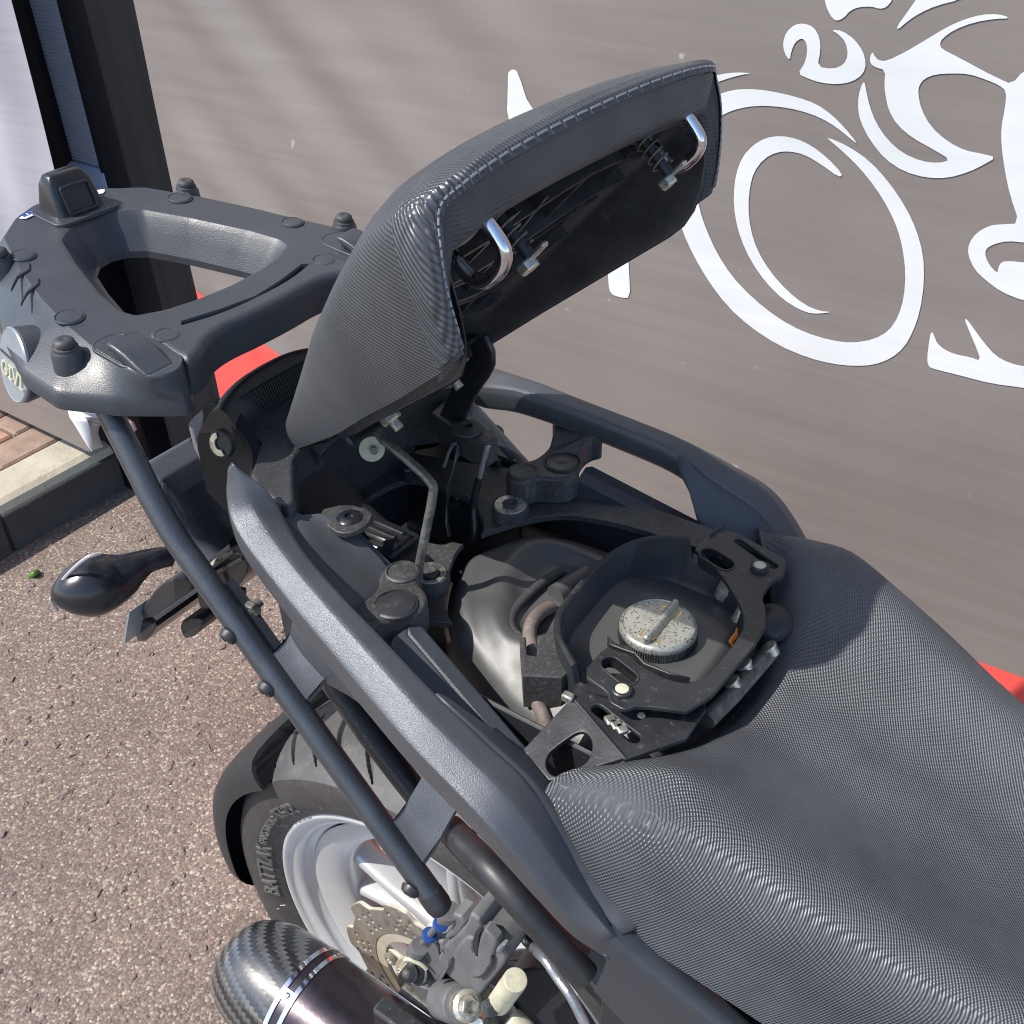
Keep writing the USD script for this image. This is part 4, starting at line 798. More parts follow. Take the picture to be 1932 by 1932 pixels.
# ------------------------------------------------------------------ tray under the passenger seat
well = [(-.414, -.012), (-.412, -.002), (-.399, .0), (-.396, .018), (-.404, .031), (-.418, .042), (-.430, .052), (-.49, .052), (-.505, .03), (-.505, -.03), (-.462, -.018)]
TO = [(-.340, -.085), (-.360, -.075), (-.379, -.055), (-.397, -.024), (-.404, 0), (-.397, .024), (-.379, .055), (-.360, .075), (-.340, .085), (-.30, .094), (-.24, .098), (-.19, .096), (-.175, .08), (-.175, -.08), (-.19, -.106), (-.24, -.110), (-.30, -.102)]
TO = spline(TO, 5, True)
pl_ = [(-.56, -.07), (-.5, -.085), (-.45, -.10), (-.40, -.108), (-.374, -.088), (-.30, -.05), (-.215, -.05), (-.215, .11), (-.25, .125), (-.40, .12), (-.45, .10), (-.5, .085), (-.56, .07)]
from shapely.ops import unary_union
hole_ = unary_union([Polygon(chaikin(well, 2)), Polygon(TO).buffer(-.002), Polygon([(-.30, -.06), (-.2, -.06), (-.2, .06), (-.30, .06)])])
base_ = Polygon(pl_).difference(hole_)
base_ = max(getattr(base_, 'geoms', [base_]), key=lambda g: g.area)
tray = obj('storage_tray', prism(np.array(base_.exterior.coords)[:-1], .005, [np.array(h.coords)[:-1] for h in base_.interiors], o=(0, 0, .8925), bev=.001), G['dusty'], bike, smooth=25, label='dusty black tray floor around the tank')
obj('tray_well', cat([bar((-.38, .02, .82), .36, .18, .004), bar((-.52, 0, .9), .004, .17, .14), bar((-.46, .07, .845), .13, .004, .10), bar((-.46, -.09, .845), .13, .004, .1), bar((-.36, .122, .80), .34, .004, .19), bar((-.33, -.113, .86), .26, .004, .05), bar((-.1, .122, .76), .20, .004, .15), bar((-.12, 0, .78), .004, .24, .14), bar((-.27, -.06, .80), .18, .10, .004), bar((-.49, .105, .855), .10, .004, .10), bar((.06, -.125, .68), .50, .01, .16)]), G['black'], tray)
ramp = [(-.52, -.07, .955), (-.50, -.072, .935), (-.47, -.066, .915), (-.43, -.058, .899)]
obj('tray_slope', loft([[(x, y, z), (x - .006, y * .3, z - .006), (x - .006, -.012, z - .012)] for x, y, z in spline(ramp, 4)], False, False), G['black'], tray, smooth=40)
obj('connector_block', cat([bar((-.452, -.035, .906), .040, .020, .012, b=.002), bar((-.452, -.0385, .9125), .03, .004, .004, b=.001), bar((-.450, -.0305, .9125), .03, .004, .004, b=.001), bar((-.46, -.034, .904), .06, .034, .006, b=.002)]), G['gloss'], tray)
for p, r in ((P(*z16(930, 720), z=.905), .006), (P(*z16(1400, 985), z=.885), .0055), (P(*z16(680, 1545), z=.899), .005)):
    obj('tray_bolt', cat([lathe([(r, -.008), (r, .001), (r * .8, .003), (r * .4, .0035), (0, .002)], p, (0, .1, 1), 18)]), G['gloss'], tray, smooth=40)
for s_ in (-1, 1):
    b = A(-.393, s_ * .052, .8975)
    bm = obj('seat_bumper', lathe([(.0150, 0), (.0152, .006), (.0140, .0095), (.0130, .0098), (.0105, .0088), (.0062, .0088), (.0062, .0115), (.005, .0122), (.003, .0112), (0, .0112)], b, (0, 0, 1), 36), G['rubber'], tray, smooth=35)
    if s_ > 0: obj('bumper_face', lathe([(.0133, .0097), (.0125, .0104), (.0085, .0098), (.0065, .0095)], b, (0, 0, 1), 36), G['cap'], bm, smooth=40)
    else: obj('bumper_face', prism(ccw([(.0125 * math.cos(a), .0125 * math.sin(a)) for a in np.linspace(-1.9, 1.2, 16)] + [(.0085 * math.cos(a), .0085 * math.sin(a)) for a in np.linspace(1.2, -1.9, 16)]), .001, o=b + A(0, 0, .0095), bev=.0003), G['zinc'], bm)
# prop rod of the seat
pr_ = [P(*z16(600, 250), y=-.030), P(*z16(690, 430), y=-.034), P(*z16(760, 470), y=-.037), P(*z16(1170, 830), y=-.046), P(*z16(1185, 930), y=-.048), P(*z16(1100, 1340), y=-.056), P(*z16(1040, 1640), y=-.061), P(*z16(1035, 1750), y=-.062), P(*z19(370, 560), y=-.066)]
obj('prop_rod', tube(chaikin(np.array(pr_), 2, False), .0034, 12), G['rod'], bike, smooth=60, label='bent steel rod that holds the tipped seat up')
wc = P(*z16(600, 520), y=-.030)
obj('rod_washer', lathe([(.0095, 0), (.0095, .0012), (.003, .0012), (.003, .0035), (0, .0035)], wc, A(.62, -.55, .3), 28), G['cream'], bike, smooth=30)
obj('rod_pivot', cyl(wc + A(-.02, .02, -.012), wc + A(.008, -.006, .004), .0028, 10), G['rod'], bike)
# far side latch box and cables
q = [P(*z16(*p), z=.958)[:2] for p in [(1150, 190), (1345, 5), (1480, 100), (1490, 160), (1700, 345), (1780, 410), (1680, 480), (1530, 440)]]
q = np.array(q)
obj('latch_cover', prism(ccw(q - q.mean(0)), .022, o=(q.mean(0)[0], q.mean(0)[1], .937), bev=.002), G['dusty'], bike, smooth=25)
obj('latch_grommet', lathe([(.0125, 0), (.0125, .002), (.009, .0042), (.0045, .0046), (.004, .001), (0, .001)], P(*z16(1500, 340), z=.9595), (0, 0, 1), 28), G['rubber'], bike, smooth=40)
obj('latch_tongue', prism(rrect(.022, .016, .004), .006, o=P(*z16(1620, 440), z=.95), ex=(.8, .6, 0), ey=(-.6, .8, 0), bev=.002), G['black'], bike)
obj('cable_end', tube(spline([P(*z16(1690, 490), y=.052), P(*z16(1650, 640), y=.050), P(*z16(1615, 790), y=.048)], 5), .0024, 10), G['cable'], bike, smooth=60)
obj('cable_sleeve', tube(spline([P(*z16(1615, 790), y=.048), P(*z16(1570, 960), y=.045), P(*z16(1560, 1100), y=.042), P(*z16(1575, 1250), y=.036), P(*z16(1545, 1390), y=.03)], 5), .0032, 10), G['gloss'], bike, smooth=60)
obj('cable_sleeve', tube(spline([P(*z16(1410, 480), y=.052), P(*z16(1385, 640), y=.045), P(*z16(1320, 880), y=.036), P(*z16(1300, 1150), y=.028), P(*z16(1330, 1350), y=.018)], 5), .002, 8), G['gloss'], bike, smooth=60)
obj('cable_end', tube(spline([P(*z16(1280, 690), y=.05), P(*z16(1330, 540), y=.053), P(*z16(1380, 470), y=.055), P(*z16(1420, 500), y=.055), P(*z16(1400, 600), y=.052)], 5), .0016, 8), G['cable'], bike, smooth=60)

# ------------------------------------------------------------------ tank, filler, brackets
def dseg(p, line):
    line = np.asarray(line); a, b = line[:-1], line[1:]; d = b - a; best = np.full(len(p), 9.)
    for u, v in zip(a, d):
        t = np.clip(((p - u) @ v) / (v @ v), 0, 1); best = np.minimum(best, np.linalg.norm(p - (u + t[:, None] * v), axis=1))
    return best
from shapely import contains_xy
reces = Polygon(chaikin(outz(z17, [(1990, 700), (1650, 540), (1400, 480), (1230, 520), (960, 800), (1000, 1010), (930, 1200), (1010, 1400), (1450, 1420), (1600, 1100), (2000, 800)], .882), 2))
cenT = A(-.22, 0); TO2 = spline(TO, 3, True); K = 46; Vt, rings = [], []
for k in range(K + 1):
    f_ = (k / K) ** .8; rings.append(cenT + (TO2 - cenT) * (1 - f_ * .97))
allp = np.vstack(rings); dist_ = dseg(allp, np.vstack([TO2, TO2[:1]]))
zt = .889 - 7.5 * np.clip(abs(allp[:, 1]) - .035, 0, 1) ** 2 - .026 * np.clip(1 - dist_ / .016, 0, 1) ** 2.2
bd_ = dseg(allp, np.array(reces.exterior.coords)); ins = contains_xy(reces, allp[:, 0], allp[:, 1])
sd = np.where(ins, bd_, -bd_); zt -= .009 * sm(-.007, .010, sd) - .003 * np.exp(-((sd + .012) / .008) ** 2)
for l0, l1, am in (((560, 1050), (760, 1900), -.0007), ((400, 1100), (560, 1900), .0004), ((700, 1150), (950, 1900), .0007)):
    ds = dseg(allp, np.array([P(*z17(*l0), z=.88)[:2], P(*z17(*l1), z=.87)[:2]])); zt += am * np.exp(-(ds / .007) ** 2)
pts = np.c_[allp, zt].reshape(K + 1, -1, 3)
tank = obj('fuel_tank', loft([np.c_[TO2, np.full(len(TO2), .80)]] + list(pts), True, False), G['tank'], bike, smooth=60, label='satin black fuel tank exposed under the seat')
obj('gasket', tube(spline([P(*z17(*q), z=.884) for q in [(1880, 770), (1700, 680), (1550, 645), (1450, 690), (1260, 810), (1040, 1020), (945, 1180), (960, 1310), (1050, 1410)]], 5), .0036, 10), G['rubber'], tank, smooth=60)
obj('tank_strap', tube(spline([P(*z17(*q), z=.884) for q in [(260, 790), (215, 960), (195, 1150), (210, 1330), (240, 1460)]], 5), .0016, 6), surf('rusty_edge', (.25, .14, .09), .7, var=.4, vscale=80), tank)
obj('breather_pipe', lathe([(.0085, 0), (.0085, .034), (.0075, .036), (.004, .036)], P(*z17(1440, 930), z=.884), P(*z17(1720, 740), z=.884) - P(*z17(1440, 930), z=.884), 24), G['tank'], tank, smooth=40)
obj('drain_hose', tube(spline([P(*z17(1390, 1060), z=.882), P(*z17(1260, 1130), z=.886), P(*z17(1170, 1250), z=.888), P(*z17(1150, 1400), z=.888), P(*z17(1180, 1600), z=.885), P(*z19(1570, 1330), z=.878), P(*z19(1630, 1560), z=.872), P(*z19(1710, 1760), z=.866), P(*z4(570, 1400), z=.850), P(*z4(620, 1500), z=.846)], 6), .0052, 14), G['hose'], bike, smooth=60, label='dusty brown rubber drain hose')
cl_ = np.array([P(*z17(*q), z=.900)[:2] for q in [(1035, 1400), (1105, 1385), (1125, 1590), (1225, 1605), (1240, 1470), (1300, 1400), (1470, 1300), (1700, 1690), (1510, 1855), (1075, 1830)]])
# filler surround
rim = [(-.245, -.082), (-.258, -.074), (-.272, -.063), (-.281, -.050), (-.285, -.038), (-.287, -.02), (-.288, .0), (-.288, .022), (-.284, .044), (-.276, .060), (-.265, .071), (-.253, .078), (-.242, .078), (-.215, .074), (-.185, .05), (-.172, .02), (-.172, -.03), (-.178, -.055), (-.205, -.072), (-.228, -.08)]
rim = spline(rim, 4, True); ri = ccw(rim)
W_ = lambda c, z: np.c_[c, np.full(len(c), z)]
ring_ = loft([W_(inset(ri, -.001), .868), W_(inset(ri, -.0015), .900), W_(inset(ri, -.003), .913), W_(inset(ri, -.0025), .9165), W_(inset(ri, .0), .9175), W_(inset(ri, .0015), .9165), W_(inset(ri, .002), .913), W_(inset(ri, .004), .900), W_(inset(ri, .008), .886), W_(inset(ri, .014), .878), W_(inset(ri, .022), .8755), W_(cenT + (inset(ri, .022) - cenT) * .05, .8745)], True, False)
v_ = ring_.vertices; v_[:, 2] = np.where(v_[:, 0] > -.246, np.minimum(v_[:, 2], .903), v_[:, 2])
sur = obj('filler_surround', ring_, G['black'], bike, smooth=45)
obj('hose_clip', prism(ccw(cl_), .030, o=(0, 0, .870), bev=.0015), G['dusty'], sur, smooth=25)
cc = P(*z18(815, 950), y=0)
fc = obj('fuel_cap', lathe([(.0245, -.034), (.0245, -.019), (.0276, -.0185), (.0276, -.0035), (.0268, -.0015), (.0252, 0), (.0244, -.0008), (.0230, -.0002), (.01, .0004), (0, .0005)], cc, (0, 0, 1), 64), G['cap'], bike, smooth=35, label='round speckled steel fuel filler cap')
a_, b_ = P(*z18(700, 1075), z=cc[2] + .006), P(*z18(972, 742), z=cc[2] + .006)
a_, b_ = a_ - [0, 0, .003], b_ - [0, 0, .003]
d_ = (b_ - a_) / np.linalg.norm(b_ - a_); sd_ = np.cross(d_, A(0, 0, 1))
obj('cap_grip', rhull([a_ + d_ * .002 - [0, 0, .004], b_ - d_ * .002 - [0, 0, .004], a_ + d_ * .002 + [0, 0, .001], b_ - d_ * .002 + [0, 0, .001]], .0026), G['cap'], fc, smooth=40)
for k in (-1, 1):
    obj('cap_groove', loft([[(a_ + b_) / 2 + d_ * t + sd_ * (k * w) + A(0, 0, h - .0058) for w, h in ((.0024, .0044), (.004, .0026), (.0075, .0032), (.0075, .0024), (.0024, .002))] for t in (-.019, -.017, .017, .019)]), G['brass'], fc, smooth=40)
obj('cap_skirt', cat([bar(cc + A(.0276 * math.cos(a), .0276 * math.sin(a), -.011), .0012, .0011, .013, R=np.array([[math.cos(a), -math.sin(a), 0], [math.sin(a), math.cos(a), 0], [0, 0, 1]]), b=.0003) for a in np.linspace(0, 2 * np.pi, 100, endpoint=False)]), G['black'], fc, smooth=20)
BZ = .912
def slot_(zf, p0, p1, r, z=BZ):
    a, b = P(*zf(*p0), z=z)[:2], P(*zf(*p1), z=z)[:2]; d = b - a; t0 = math.atan2(d[1], d[0])
    return np.array([b + r * A(math.cos(t), math.sin(t)) for t in t0 + np.linspace(-np.pi / 2, np.pi / 2, 9)] + [a + r * A(math.cos(t), math.sin(t)) for t in t0 + np.linspace(np.pi / 2, 1.5 * np.pi, 9)])
bo = [(-.243, -.081), (-.220, -.086), (-.216, -.0925), (-.204, -.0935), (-.199, -.085), (-.165, -.070), (-.160, .022), (-.170, .044), (-.177, .053), (-.178, .074), (-.173, .083), (-.179, .102), (-.196, .106), (-.231, .114), (-.237, .100), (-.2425, .098), (-.242, .0755),
      (-.234, .073), (-.221, .066), (-.206, .055), (-.19, .040), (-.18, .029), (-.173, .012), (-.174, -.037), (-.180, -.050), (-.194, -.055), (-.213, -.054), (-.226, -.048), (-.236, -.050), (-.243, -.050)]
br = obj('seat_bracket', prism(chaikin(bo, 1, q=.2), .003, [slot_(z18, (400, 1310), (545, 1425), .0062), slot_(z18, (1255, 355), (1390, 440), .0066), slot_(z18, (1510, 240), (1815, 455), .0030)], o=(0, 0, BZ - .003), bev=.001), G['plate'], bike, smooth=30, label='black steel seat bracket framing the fuel cap')
for zf, p0, p1, r in ((z18, (400, 1310), (545, 1425), .0062), (z18, (1255, 355), (1390, 440), .0066)):
    s0 = slot_(zf, p0, p1, r); s1 = slot_(zf, p0, p1, r + .0016)
    obj('slot_flange', prism(s1, .010, [s0], o=(0, 0, BZ - .0092), bev=.0005), G['plate'], br, smooth=35)
for q in ((495, 1555), (1690, 480)):
    p = P(*z18(*q), z=BZ)
    obj('bracket_bolt', lathe([(.0066, -.001), (.0066, .0028), (.0056, .0036)], p, (0, 0, 1), 28), G['plate'], br, smooth=35)
    obj('bolt_face', lathe([(.0054, .0022), (.0052, .0034), (.004, .0037), (0, .0038)], p, (0, 0, 1), 24), G['cream'], br, smooth=35)
obj('bracket_tab', loft([[P(*z18(a, b), z=BZ) + A(0, 0, h) for h in (0, .0025)] + [P(*z18(a - 30, b + 30), z=BZ) + A(0, 0, h) for h in (.0025, 0)] for a, b in ((1290, 170), (1400, 105))]), G['plate'], br)
obj('inner_web', prism(ccw([P(*z18(*q), z=.905)[:2] for q in [(370, 1100), (430, 1165), (560, 1200), (660, 1300), (880, 1410), (1085, 1470), (900, 1440), (680, 1350), (600, 1260), (470, 1215), (390, 1180)]]), .010, o=(0, 0, .9), bev=.001), G['plate'], br)
# lower plate reaching under the rider's seat, one edge folded down
LZ = .899
lp_ = [P(*z4(*q), z=LZ)[:2] for q in [(652, 1105), (705, 985), (1000, 1000), (1320, 1040), (1340, 1180), (1240, 1330), (925, 1440)]]
lw = obj('under_plate', prism(ccw(lp_), .003, [slot_(z4, (785, 1180), (970, 1325), .0042, LZ)], o=(0, 0, LZ - .003), bev=.001), G['plate'], bike, smooth=25, label='black steel plate with a slot under the bracket')
g0, g1, g2, g3 = P(*z4(652, 1118), z=LZ), P(*z4(925, 1432), z=LZ), P(*z4(545, 1565), z=LZ - .022), P(*z4(398, 1388), z=LZ - .018)
e1 = (g1 - g0) / np.linalg.norm(g1 - g0); nn = np.cross(e1, g3 - g0); nn /= np.linalg.norm(nn); nn = nn if nn[2] > 0 else -nn; e2 = np.cross(nn, e1)
f2 = lambda p: ((p - g0) @ e1, (p - g0) @ e2)
hp = [PL(*z4(*q), g0, nn) for q in [(690, 1290), (740, 1310), (760, 1370), (735, 1450), (640, 1500), (560, 1530), (515, 1480), (525, 1410), (600, 1350)]]
obj('folded_flange', prism(ccw([f2(p) for p in (g0, g1, g2, g3)]), .003, [chaikin([f2(p) for p in hp], 2)], o=g0 - nn * .003, ex=e1, ey=e2, bev=.001), G['plate'], lw, smooth=25)
obj('fold_bead', tube([g0 - nn * .0012, g1 - nn * .0012], .0016, 8), G['plate'], lw, smooth=60)
obj('spot_weld', lathe([(.0026, 0), (.0022, .0008), (0, .001)], P(*z4(1008, 1213), z=LZ), (0, 0, 1), 16), G['cream'], lw)
obj('slot_clip', cat([bar(P(*z4(q, w), z=LZ - .003), .008, .007, .004, R=np.array([[.8, .6, 0], [-.6, .8, 0], [0, 0, 1]]), b=.001) for q, w in ((850, 1238), (880, 1262), (908, 1282))]), G['zinc'], lw)
obj('square_clip', bar(P(*z4(632, 1120), z=LZ), .008, .006, .006, b=.001), G['zinc'], lw)
# pipe, fittings and clamps near the seat
obj('cross_pipe', tube([P(*z18(1230, 1800), z=.888), P(*z18(1460, 1570), z=.888), P(*z18(1800, 1180), z=.888)], .0062, 14), G['rod'], bike, smooth=60)
for a in ((1550, 1300), (1440, 1450), (1765, 1150)):
    p = P(*z18(*a), z=.896); obj('clamp_bolt', lathe([(.004, -.008), (.004, -.002), (.0058, -.002), (.0058, .0), (0, .0012)], p, A(-.5, -.1, .6), 16), G['zinc'], bike, smooth=30)
p = P(*z18(1365, 735), z=.886)
obj('hose_fitting', cat([cyl(p, p + A(.004, .004, .018), .0066, 16, .001), cyl(p + A(.002, .002, .006), p + A(.0028, .0028, .009), .0076, 16)]), G['zinc'], bike, smooth=35)
obj('fitting_tab', rhull([P(*z18(1400, 800), z=.886), P(*z18(1470, 740), z=.890), P(*z18(1490, 840), z=.886)], .0012), G['cream'], bike)
p = P(*z18(1500, 960), z=.884)
obj('hose_fitting', cyl(p, p + A(.004, .006, .016), .006, 16, .001), G['zinc'], bike, smooth=35)
obj('wire_loop', tube(spline([P(*z18(*q), z=.886) for q in [(1480, 1000), (1490, 1050), (1455, 1090), (1430, 1140)]], 5), .0026, 8), G['wire'], bike, smooth=60)
for q, r in (((1790, 950), .012), ((1850, 330), .007)):
    obj('harness', sphere(P(*z18(*q), z=.885), r, (1.3, 1.6, .9)), G['black'], bike, smooth=60)

# ------------------------------------------------------------------ rear wheel
AX = A(-.415, 0, .336)
def cyp(r, ang, y): return AX + A(r * math.cos(ang), y, r * math.sin(ang))
def ylathe(prof, n=180, a0=0, a1=2 * np.pi, mod=None):
    an = np.linspace(a0, a1, n, endpoint=abs(a1 - a0) < 6.28); prof = np.array(prof)
    rows = []
    for a in an:
        r = prof[:, 0] if mod is None else prof[:, 0] + mod(a, prof[:, 1])
        rows.append(np.c_[AX[0] + r * math.cos(a), prof[:, 1], AX[2] + r * np.sin(a)])
    return loft(rows, False, False, wrap=abs(a1 - a0) > 6.28)
TP = spline([(.287, -.0785), (.293, -.072), (.301, -.060), (.308, -.044), (.3125, -.026), (.3148, 0), (.3125, .026), (.308, .044), (.301, .060), (.293, .072), (.287, .0785)], 11)
GRV = 46
def groove(a, y):
    d = np.zeros(len(y))
    for sgn in (-1, 1):
        for off, lo, hi in ((0, .005, .067),):
            v = (sgn * y - lo) / (hi - lo); ph = (a / (2 * np.pi) * GRV + off + (.25 if sgn > 0 else 0) + 1.05 * np.clip(v, 0, 1) ** 1.5) % 1
            w = .095 * np.sin(np.pi * np.clip(v, 0, 1)) ** .6 + 1e-6
            d -= .006 * np.exp(-(np.minimum(ph, 1 - ph) / w) ** 8) * ((v > 0) & (v < 1))
    return np.clip(d, -.007, 0)
wheel = obj('rear_wheel', ylathe(TP, 1700, mod=groove), G['tyre'], bike, smooth=28, label='black tyre with curved tread grooves on a silver alloy rim')
for s_ in (-1, 1):
    pr = spline([(.230, .058), (.233, .066), (.240, .0715), (.252, .0778), (.266, .0805), (.279, .0803), (.287, .0785), (.288, .078)], 5) * [1, s_]
    obj('sidewall', ylathe(pr, 200), G['side'], wheel, smooth=60)
    pr = spline([(.2335, .058), (.2345, .0625), (.233, .0665), (.2295, .068), (.226, .066), (.223, .0625), (.2165, .0595), (.2125, .056), (.2105, .05), (.203, .043), (.2005, .03), (.200, .0)], 5) * [1, s_]
    obj('rim', ylathe(pr, 200), G['alu'], wheel, smooth=50)
def arc_text(txt, hgt, r, a_start, a_end, y, par, name, mat, it=0.):
    t = meshkit.text_mesh(txt, hgt, .003, bold=True); v = t.vertices; w = v[:, 0].max()
    v = np.vstack([v]); x = v[:, 0] / w + it * v[:, 1] / w
    an = np.radians(a_start + (a_end - a_start) * x); rr = r + v[:, 1]
    yy = y(rr) - v[:, 2]
    t.vertices = np.c_[AX[0] + rr * np.cos(an), yy, AX[2] + rr * np.sin(an)]
    obj(name, t, mat, par, smooth=False)
ysw = lambda rr: -np.interp(rr, [.233, .240, .252, .266, .279, .287], [.066, .0715, .0778, .0805, .0803, .0785]) - .0002 + 0 * rr
ysw2 = lambda rr: ysw(rr) + .0010 - .0002
G['sidetext'] = surf('raised_sidewall_letters', (.095, .092, .09), .5, var=.2)  # paler than the sidewall in place of highlights on the embossing
arc_text('BATTLAX', .017, .243, 188, 164.5, ysw2, wheel, 'sidewall_lettering', G['sidetext'], .2)
arc_text('SPORT TOURING', .0085, .248, 163, 145, ysw2, wheel, 'sidewall_lettering', G['sidetext'])
arc_text('T32R', .015, .246, 143.5, 132, ysw2, wheel, 'sidewall_lettering', G['sidetext'], .1)
for a, r0, r1 in ((192, .243, .249), (193.6, .252, .256), (149, .236, .243), (150, .243, .247), (120, .25, .254)):
    t = math.radians(a); obj('mould_mark', cat([tube([cyp(r0, t, float(ysw(np.array(r0))) ), cyp(r1, t, float(ysw(np.array(r1))))], .0006, 5)]), G['badge'], wheel)
obj('rim_web', ylathe(spline([(.2025, -.046), (.196, -.0445), (.184, -.040), (.172, -.033), (.1655, -.024), (.1655, -.005), (.172, .004), (.19, .010), (.2, .012)], 4), 200), G['alu'], wheel, smooth=50)
hub = ylathe([(.0, -.05), (.03, -.05), (.034, -.047), (.05, -.044), (.052, -.03), (.046, -.02), (.046, .02), (.052, .03), (.05, .044), (.03, .05), (0, .05)], 60)
obj('hub', hub, G['alu'], wheel, smooth=40)
for k in range(5):
    for d_, sk in ((-13, 1), (13, -1)):
        a0, a1 = math.radians(165 + 13 + 72 * k + d_ * .35), math.radians(165 + 13 + 72 * k + d_)
        rr = []
        for t in np.linspace(0, 1, 11):
            r = .045 + .160 * t; a = a0 + (a1 - a0) * t ** .8; w = .013 - .004 * math.sin(math.pi * t) + .012 * max(0, (t - .8) / .2) ** 2; h = .020 - .004 * t
            c = cyp(r, a, -.004); e = A(-math.sin(a), 0, math.cos(a))
            rr.append(chaikin(np.array([c + e * w * x + A(0, h * y_, 0) for x, y_ in ((-1, -.55), (-.6, -1), (.6, -1), (1, -.55), (1, .7), (-1, .7))]), 2))
        obj('spoke', loft(rr), G['alu'], wheel, smooth=50)
for k in range(5):
    a0 = math.radians(171 + k * 5.3); q0 = cyp(.2085, a0, -.050); nrm = A(-math.cos(a0), -.25, -math.sin(a0)); nrm /= np.linalg.norm(nrm); tn = A(-math.sin(a0), 0, math.cos(a0)); b2 = np.cross(nrm, tn)
    obj('balance_weight', bar(cyp(.2025, a0, -.030) + nrm * .001, .0175, .022, .005, R=np.stack([tn, b2, nrm], 1), b=.0015), G['rubber'], wheel, smooth=30)
# brake disc: wavy edge, drilled
NP = 10
an = np.linspace(0, 2 * np.pi, 360, endpoint=False)
ro = .1205 + .0055 * np.tanh(3.2 * np.sin(NP * an + 1.2)) ; outer = np.c_[ro * np.cos(an), ro * np.sin(an)]
holes = [circ(.083, 90)[::-1]]
for k in range(NP):
    for r, da in ((.111, .0), (.111, .13), (.1015, .065), (.1015, .2), (.0925, .0), (.0925, .14), (.113, .28), (.0925, .3)):
        a = 2 * np.pi * k / NP + da - .1; holes.append(circ(.0028, 10, (r * math.cos(a), r * math.sin(a))))
disc = obj('brake_disc', prism(outer, .0045, holes, o=AX + A(0, -.073, 0), ex=(1, 0, 0), ey=(0, 0, 1), bev=.0006, seg=2), G['disc'], wheel, smooth=25, label='wavy drilled steel brake disc')
obj('disc_edge', loft([np.c_[AX[0] + (ro + d) * np.cos(an), np.full(360, y), AX[2] + (ro + d) * np.sin(an)] for y, d in ((-.0770, .0004), (-.0735, .0004))], True, False), G['discedge'], disc, smooth=20)
ca = np.linspace(0, 2 * np.pi, 240, endpoint=False)
cring = [circ(.0695, 80)[::-1]]
obj('disc_carrier', prism(circ(.084, 120), .004, cring, o=AX + A(0, -.0725, 0), ex=(1, 0, 0), ey=(0, 0, 1), bev=.0012), G['discedge'], disc, smooth=30)
for k in range(5):
    a = 2 * np.pi * k / 5 + .5
    obj('carrier_arm', prism(ccw([(.03 * math.cos(a - .25), .03 * math.sin(a - .25)), (.071 * math.cos(a - .16), .071 * math.sin(a - .16)), (.071 * math.cos(a + .16), .071 * math.sin(a + .16)), (.03 * math.cos(a + .25), .03 * math.sin(a + .25))]), .004, o=AX + A(0, -.0705, 0), ex=(1, 0, 0), ey=(0, 0, 1), bev=.001), G['discedge'], disc)
    obj('disc_bolt', lathe([(.0085, 0), (.0085, .002), (.006, .004), (.0035, .004), (.003, .002), (0, .002)], cyp(.0615, a, -.0765), A(0, -1, 0), 20), G['zinc'], disc, smooth=35)
obj('sensor_ring', prism(circ(.0525, 96), .0025, [circ(.040, 60)[::-1]] + [rrect(.0032, .006, .0006, 2) @ np.array([[math.cos(t + np.pi / 2), math.sin(t + np.pi / 2)], [-math.sin(t + np.pi / 2), math.cos(t + np.pi / 2)]]) + .0468 * A(math.cos(t), math.sin(t)) for t in np.linspace(0, 2 * np.pi, 40, endpoint=False)], o=AX + A(0, -.078, 0), ex=(1, 0, 0), ey=(0, 0, 1), bev=.0004, seg=2), G['discedge'], disc, smooth=25)
obj('axle_spacer', lathe([(.02, -.04), (.02, .03), (.012, .032), (.012, .05), (0, .05)], AX + A(0, -.07, 0), A(0, -1, 0), 32), G['rod'], wheel, smooth=35)
# hugger behind the tyre
rows = []
for t in np.linspace(0, 1, 26):
    a = math.radians(133 + 62 * t); w = .090 * (1 - max(0, (t - .8) / .2) ** 2 * .5); lo = .318 - .028 * (1 - t) * (t < 1) + .012 * t; ro_ = .323 + .011 * math.sin(math.pi * t)
    ee = max(0, (t - .72) / .28) ** 1.3; near = -w; tp_ = .30 * max(0, (t - .55) / .45) ** 1.5
    rows.append([cyp(ro_ - .036 + .002 * ee, a, near - .002), cyp(ro_ - .016 - .014 * ee, a, near - .001), cyp(ro_ - .002 - .026 * ee, a, near + .010), cyp(ro_ + .003, a, near * .5), cyp(ro_ + .004, a, 0), cyp(ro_ + .003, a - tp_, w * .5), cyp(ro_ - .002, a - tp_, w - .01), cyp(ro_ - .016, a - tp_, w), cyp(ro_ - .034, a - tp_, w),
                 cyp(ro_ - .034, a - tp_, w - .003), cyp(ro_ - .018, a - tp_, w - .003), cyp(ro_ - .005, a - tp_, w - .011), cyp(ro_ - .001, a, 0), cyp(ro_ - .005, a, near + .012), cyp(ro_ - .018, a, near + .003), cyp(ro_ - .034, a, near + .001)])
obj('wheel_hugger', loft([chaikin(np.array(r), 1) for r in rows]), G['black'], bike, smooth=45, label='black mudguard curving behind the rear tyre')
# swing arm
rr = []
for t in np.linspace(0, 1, 8):
    c = A(-.44 + .75 * t, -.098 - .012 * t, .325 + .07 * t); h = .032 + .015 * t
    rr.append(chaikin(np.array([c + A(0, y_, z_) for y_, z_ in ((-.016, -h), (-.016, h), (.016, h), (.016, -h))]), 2))
obj('swing_arm', loft(rr), G['rod'], bike, smooth=50); 
obj('swing_arm', mirror(loft(rr)), G['rod'], bike, smooth=50)

